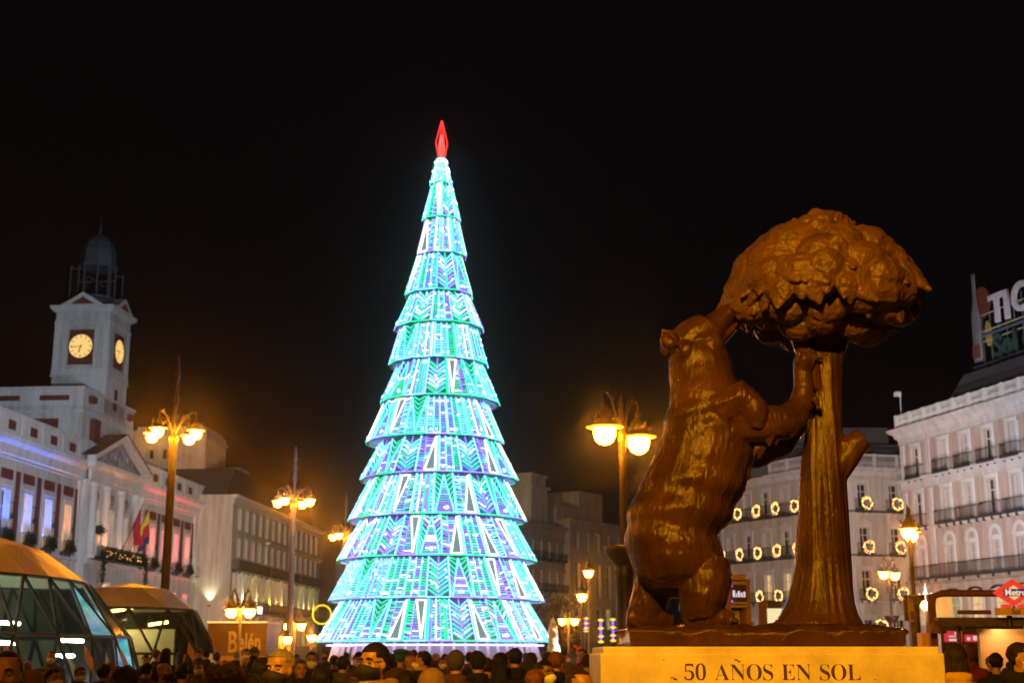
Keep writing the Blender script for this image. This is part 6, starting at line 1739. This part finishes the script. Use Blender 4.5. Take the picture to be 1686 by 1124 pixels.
sf.loft(rings, caps=False); SCARF = finish(sf)
BODY = {k: body_mesh(k) for k in ARMS}; COAT = {}
for k in ARMS:
    COAT[k, 'coat'] = coat_mesh(k, True); COAT[k, 'jacket'] = coat_mesh(k, False, True); COAT[k, 'puffer'] = coat_mesh(k, False, True, True)
TROU, SHOE = trousers_mesh(), shoes_mesh()
for me in list(BODY.values()) + list(COAT.values()) + [TROU, SHOE]:
    if not me.materials: me.materials.append(None)
def skin(name, c):
    m = mat(name, c, .5, var=.14, scale=14, bump=.08, bscale=160); m.node_tree.nodes['Principled BSDF'].inputs['Subsurface Weight'].default_value = .06; return m
SK = [skin('skin_light', (.32, .17, .115)), skin('skin_tan', (.26, .135, .085)), skin('skin_brown', (.16, .085, .05))]
def cloth(name, c): return mat(name, c, .9, var=.3, scale=9, bump=.3, bscale=90, spec=.15)
CL = dict(black=cloth('cloth_black', (.014, .014, .016)), navy=cloth('cloth_navy', (.02, .025, .045)), brown=cloth('cloth_brown', (.085, .045, .025)), grey=cloth('cloth_grey', (.11, .11, .115)), tan=cloth('cloth_tan', (.20, .13, .075)),
          olive=cloth('cloth_olive', (.06, .055, .03)), red=cloth('cloth_red', (.45, .025, .02)), cream=cloth('cloth_cream', (.34, .27, .19)), vest=cloth('cloth_orange', (.85, .2, .05)), yellow=cloth('cloth_yellow', (.6, .36, .06)), purple=cloth('cloth_purple', (.10, .03, .09)), teal=cloth('cloth_teal', (.03, .12, .14)))
def hairm(name, c): return mat(name, c, .62, var=.5, scale=30, stretch=(1, 1, .2), bump=.5, bscale=90, spec=.2)
HC = dict(black=hairm('hair_black', (.006, .005, .005)), brown=hairm('hair_brown', (.022, .012, .007)), grey=hairm('hair_grey', (.22, .20, .18)), fair=hairm('hair_fair', (.26, .15, .06)), red=hairm('hair_red', (.17, .06, .02)))
MK = dict(black=mat('mask_black', (.006, .006, .008), .8, var=.2, scale=20), white=mat('mask_white', (.72, .72, .70), .8, var=.1, scale=20), yellow=mat('mask_pale_yellow', (.7, .52, .25), .8, var=.1))
EW, EB = mat('shaded_eye_white', (.22, .17, .14), .25, var=.05), mat('eye_dark', (.02, .012, .008), .15)  # eye whites coloured darker so the eyes read as shaded
shoe_m = mat('shoe_leather', (.02, .018, .016), .5)
def part(name, me, mm, parent, smooth=True):
    o = put(name, me, parent)
    for i, m_ in enumerate(mm if isinstance(mm, (list, tuple)) else [mm]):
        o.material_slots[i].link = 'OBJECT'; o.material_slots[i].material = m_
    return o
def person(px, ytop, D, turn, label, sk=0, hair=('short', 'black'), coat=('coat', 'black'), mask=None, pose='down', legs='navy', glasses=False, scarf=None, near=False, group=None, hmin=1.5, hmax=1.86):
    """turn 0 faces the viewer, 180 shows the back"""
    v = at(px, ytop, D)
    top = {'curly': 1.81, 'hood': 1.785, 'beanie': 1.77, 'beret': 1.79, 'long': 1.755}.get(hair[0] if hair else '', 1.75)
    H = min(hmax, max(hmin, v.z)); k = H/top
    o = empty('person', (v.x, D, 0), R(turn), label, 'person', group)
    kk = .5 + .5*k
    o.scale = (kk, kk, k)
    part('body', BODY[pose], SK[sk], o)
    part('trousers', TROU, CL[legs], o); part('shoes', SHOE, shoe_m, o)
    part(coat[0], COAT[pose, coat[0]], CL[coat[1]], o)
    if hair: part('hat' if hair[0] in ('beanie', 'beret') else ('hood' if hair[0] == 'hood' else 'hair'), HAIR[hair[0]], HC[hair[1]] if hair[1] in HC and hair[0] not in ('beanie', 'hood', 'beret') else CL.get(hair[1], CL['black']), o)
    if mask: part('face_mask', MASK, MK[mask], o)
    if glasses: part('glasses', GLASSES, M['iron'], o)
    if scarf: part('scarf', SCARF, CL[scarf], o)
    if abs(turn) < 110:
        
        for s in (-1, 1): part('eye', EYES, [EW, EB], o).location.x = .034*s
        part('eyebrows', BROW, HC[hair[1]] if hair and hair[1] in HC else HC['brown'], o)
    return o
# the nearest heads
person(12, 1070, 7.4, 8, 'near man with dark cropped hair, face cut by the left edge', 1, ('cropped', 'black'), ('coat', 'black'), None, near=True)
person(462, 1068, 9.0, -22, 'near grey-haired man wearing a black mask, below the nativity box', 0, ('short', 'grey'), ('coat', 'black'), 'black', near=True)
person(617, 1057, 9.0, -38, 'near woman with tied black hair, glasses and a black mask, below the lit tree', 0, ('bun', 'black'), ('puffer', 'tan'), 'black', glasses=True, scarf='cream', pose='raised', near=True)
person(381, 1093, 5.6, 180, 'dark curly-haired head seen from behind, nearest of all at the bottom', 1, ('curly', 'brown'), ('coat', 'brown'), near=True, hmin=1.4)
person(955, 1101, 9.0, 40, 'head with receding dark hair just left of the pedestal', 1, ('cropped', 'brown'), ('coat', 'navy'))
person(434, 1081, 11.5, 175, 'head with smooth black hair close left of the grey-haired man', 0, ('long', 'black'), ('coat', 'black'))
person(1572, 1059, 11.6, 165, 'woman with long brown hair and a pale furry coat right of the pedestal', 0, ('long', 'brown'), ('puffer', 'yellow'), scarf='yellow')
person(1594, 1058, 20.0, 150, 'worker in an orange vest and yellow hat right of the pedestal', 1, ('beanie', 'yellow'), ('jacket', 'vest'), scarf='black')
person(1638, 1074, 17.0, 175, 'dark-haired head in front of the notice board', 1, ('short', 'black'), ('coat', 'black'))
person(1660, 1072, 26.0, 170, 'small far head right of centre of the notice board', 1, ('short', 'brown'), ('coat', 'olive'))
person(1679, 1057, 12.0, 55, 'man in a black jacket and pale mask at the right edge', 0, ('short', 'brown'), ('jacket', 'black'), 'yellow')
# left group in front of the near pavilion
person(46, 1086, 24, 170, 'bald man before the near pavilion, left of the pale hood', 0, None, ('jacket', 'brown'))
person(58, 1101, 14, 178, 'person in a raised pale tan hood before the near pavilion', 0, ('hood', 'tan'), ('puffer', 'tan'), hmin=1.4)
person(89, 1099, 15.5, 60, 'woman with long dark hair and a pale yellow mask before the near pavilion', 0, ('long', 'brown'), ('coat', 'black'), 'yellow', hmin=1.4)
person(133, 1097, 20, 35, 'man in black looking down in a white mask, before the near pavilion', 0, ('short', 'black'), ('jacket', 'black'), 'white', hmin=1.4)
person(173, 1093, 17, 160, 'man with dark hair and a pale collar, back turned, before the near pavilion', 0, ('short', 'black'), ('jacket', 'brown'), scarf='cream')
person(184, 1089, 25, 60, 'fair-haired person half hidden behind the man with the pale collar', 0, ('short', 'fair'), ('coat', 'brown'))
person(210, 1095, 14, 170, 'dark curly head between the two pavilions', 0, ('curly', 'brown'), ('coat', 'black'), hmin=1.4)
person(243, 1094, 22, 165, 'person in a black beanie before the farther pavilion', 0, ('beanie', 'black'), ('coat', 'brown'))
person(271, 1090, 17, 75, 'bald man in profile with a black mask before the farther pavilion', 0, None, ('coat', 'brown'), 'black')
person(301, 1093, 16, 172, 'dark-haired person with a yellow scarf before the farther pavilion', 0, ('short', 'black'), ('coat', 'black'), scarf='yellow')
person(327, 1099, 24, 10, 'person facing us at the right foot of the farther pavilion', 0, ('short', 'brown'), ('coat', 'grey'), 'white')
person(370, 1085, 27, 175, 'small bald head in front of the left end of the nativity box', 0, None, ('coat', 'brown'))
person(405, 1081, 30, 180, 'person in a pale hood in front of the lamp by the nativity box', 0, ('hood', 'cream'), ('coat', 'cream'))
# middle
person(495, 1085, 17, 20, 'bareheaded woman in dark clothes right of the grey-haired man', 1, ('short', 'brown'), ('jacket', 'black'), pose='raised')
person(514, 1072, 20, 5, 'man in a white mask and dark jacket left of the foot of the lit tree', 1, ('short', 'black'), ('jacket', 'navy'), 'white')
person(532, 1096, 11, 178, 'black-haired head from behind, low, left of the woman with glasses', 0, ('long', 'black'), ('coat', 'black'), hmin=1.4)
person(551, 1078, 26, 160, 'small dark head at the left foot of the lit tree', 1, ('short', 'black'), ('coat', 'brown'))
person(565, 1079, 18, 170, 'person in an olive jacket with arms raised left of the woman with glasses', 0, ('short', 'black'), ('puffer', 'olive'), pose='raised')
person(588, 1076, 27, 15, 'small bareheaded man facing us behind the woman with glasses', 1, ('short', 'black'), ('coat', 'grey'))
person(649, 1083, 24, 170, 'child-sized person in a red coat right of the woman with glasses', 0, ('short', 'brown'), ('coat', 'red'))
person(660, 1066, 22, 178, 'person in a teal beret with long hair, below the lit tree', 0, ('beret', 'teal'), ('coat', 'brown'))
person(676, 1078, 20, 150, 'bald man in brown below the lit tree', 1, None, ('jacket', 'brown'))
person(696, 1071, 17.5, -100, 'man with thick dark hair and a yellow mask in profile below the lit tree', 0, ('short', 'black'), ('jacket', 'black'), 'yellow')
person(667, 1104, 10, 180, 'smooth black-haired head cut by the bottom edge below the lit tree', 0, ('short', 'black'), ('coat', 'black'), hmin=1.35)
person(712, 1098, 10.5, 178, 'person in a raised tan hood cut by the bottom edge', 0, ('hood', 'tan'), ('puffer', 'tan'), hmin=1.35)
person(711, 1086, 21, 165, 'dark-haired person above the tan hood at the bottom', 0, ('short', 'brown'), ('coat', 'brown'))
person(729, 1081, 28, 10, 'small masked woman facing us right of the yellow mask', 0, ('long', 'brown'), ('coat', 'brown'), 'white')
person(751, 1068, 13.5, 172, 'man in a dark beanie and brown hooded jacket, back turned, before the tree base', 0, ('beanie', 'olive'), ('jacket', 'brown'))
person(787, 1070, 15, 178, 'broad person in a black beanie and black coat before the tree base', 0, ('beanie', 'black'), ('puffer', 'black'))
person(803, 1083, 18, 170, 'person in a long cream coat beside the broad black coat', 0, ('short', 'brown'), ('coat', 'cream'))
person(824, 1073, 16, 172, 'woman with long black hair and black coat before the right of the tree base', 0, ('long', 'black'), ('coat', 'black'))
person(848, 1066, 16.5, 178, 'man in a black jacket, back turned, by the right foot of the tree', 0, ('short', 'black'), ('puffer', 'black'))
person(874, 1073, 18, 165, 'woman with long brown hair left of the fountain jet', 0, ('long', 'brown'), ('coat', 'brown'))
person(902, 1072, 24, 170, 'small woman in purple below the fountain jet', 0, ('long', 'brown'), ('coat', 'purple'))
person(916, 1072, 15.5, 160, 'bearded man in a black jacket with a pale collar, right of the fountain jet', 0, ('short', 'red'), ('jacket', 'black'), scarf='tan')
person(897, 1087, 13.5, 42, 'man with brown skin in a white mask below the fountain jet', 2, ('short', 'black'), ('coat', 'black'), 'white', hmin=1.4)
person(881, 1101, 12, 170, 'fair-haired head cut by the bottom edge left of the white mask', 0, ('short', 'red'), ('coat', 'black'), hmin=1.35)
person(967, 1077, 20, 165, 'person in brown against the left side of the pedestal', 1, ('short', 'brown'), ('coat', 'brown'))
# the rest of the crowd, too alike to tell apart
rnd = random.Random(77)
lanes = [(225, 540, 15), (560, 960, 24), (0, 120, 4), (1600, 1690, 4)]
MARKS = [(60, 'before the near pavilion'), (130, 'before the right end of the near pavilion'), (250, 'before the left of the farther pavilion'), (300, 'before the middle of the farther pavilion'), (340, 'at the right foot of the farther pavilion'), (392, 'before the left half of the nativity box'), (440, 'before the right half of the nativity box'),
         (500, 'before the tall lamp by the cream building'), (545, 'under the yellow ring'), (590, 'below the left tree corner'), (630, 'below the left part of the lit tree'), (670, 'below the left-middle of the tree'), (710, 'below the middle of the lit tree'), (750, 'right of the tree base middle'),
         (790, 'below the right-middle of the tree'), (830, 'below the right part of the lit tree'), (870, 'below the right tree corner'), (920, 'before the fountain jet'), (960, 'between the fountain jet and the pedestal'), (1650, 'before the notice board'), (1700, 'under the red metro sign')]
used = {}
for a_, b_, n_ in lanes:
    for i in range(n_):
        px = a_ + (b_-a_)*(i + rnd.uniform(.1, .9))/n_; D = rnd.uniform(23, 44)
        ht = rnd.uniform(1.56, 1.8)
        yt = 1079 - (ht-1.6)/D*2250
        back = rnd.random() < .6
        hr_ = (rnd.choice(['short', 'long', 'short', 'beanie', 'cropped']), rnd.choice(['black', 'brown', 'black', 'grey']))
        ct_ = (rnd.choice(['coat', 'jacket', 'puffer']), rnd.choice(['black', 'navy', 'brown', 'grey', 'black']))
        mk_ = None if back else rnd.choice(['white', 'black', None])
        mark = next(t for lim, t in MARKS if px < lim)
        look = {'beanie': f'in a {hr_[1]} beanie', 'long': f'with long {hr_[1]} hair', 'short': f'with short {hr_[1]} hair', 'cropped': f'with cropped {hr_[1]} hair'}[hr_[0]]
        lab = f"{ct_[1]}-clad person {look}, {'back turned' if back else ('masked' if mk_ else 'facing us')}, {mark}".replace(' by the cream building', '').replace('the right end of ', '').replace(' the nativity box', ' nativity box')
        if lab in used: lab = lab.replace('-clad person', '-clad far person')
        used[lab] = 1
        person(px, yt, D, rnd.choice([180, 165, 195, 150]) if back else rnd.choice([0, 20, -25, 60]), lab, rnd.choice([0, 0, 1]), hr_, ct_, mk_, rnd.choice(['down', 'down', 'raised']), group='far crowd')

# ------------------------------------------------------------------ no more than thing > part > sub-part
def depth(o):
    n = 0
    while o.parent: o = o.parent; n += 1
    return n
for o in [x for x in sc.objects if x.type == 'MESH' and depth(x) == 3]:
    p_ = o.parent
    mb_ = p_.matrix_basis @ o.matrix_basis
    o.parent = p_.parent
    o.matrix_basis = mb_

# ================================================================== thin haze added to imitate lens bloom round the lamps and the lit tree
hm = bpy.data.materials.new('bloom_haze'); hm.use_nodes = True
nt = hm.node_tree; nt.nodes.remove(nt.nodes['Principled BSDF'])
pv = nt.nodes.new('ShaderNodeVolumePrincipled')
pv.inputs['Color'].default_value = (0.95, 0.95, 0.97, 1); pv.inputs['Density'].default_value = 0.0005; pv.inputs['Anisotropy'].default_value = 0.972
nt.links.new(pv.outputs[0], nt.nodes['Material Output'].inputs['Volume'])
tag(MB().box(-310, 310, -70, 510, -1, 52).build('bloom_haze', hm), kind='stuff')
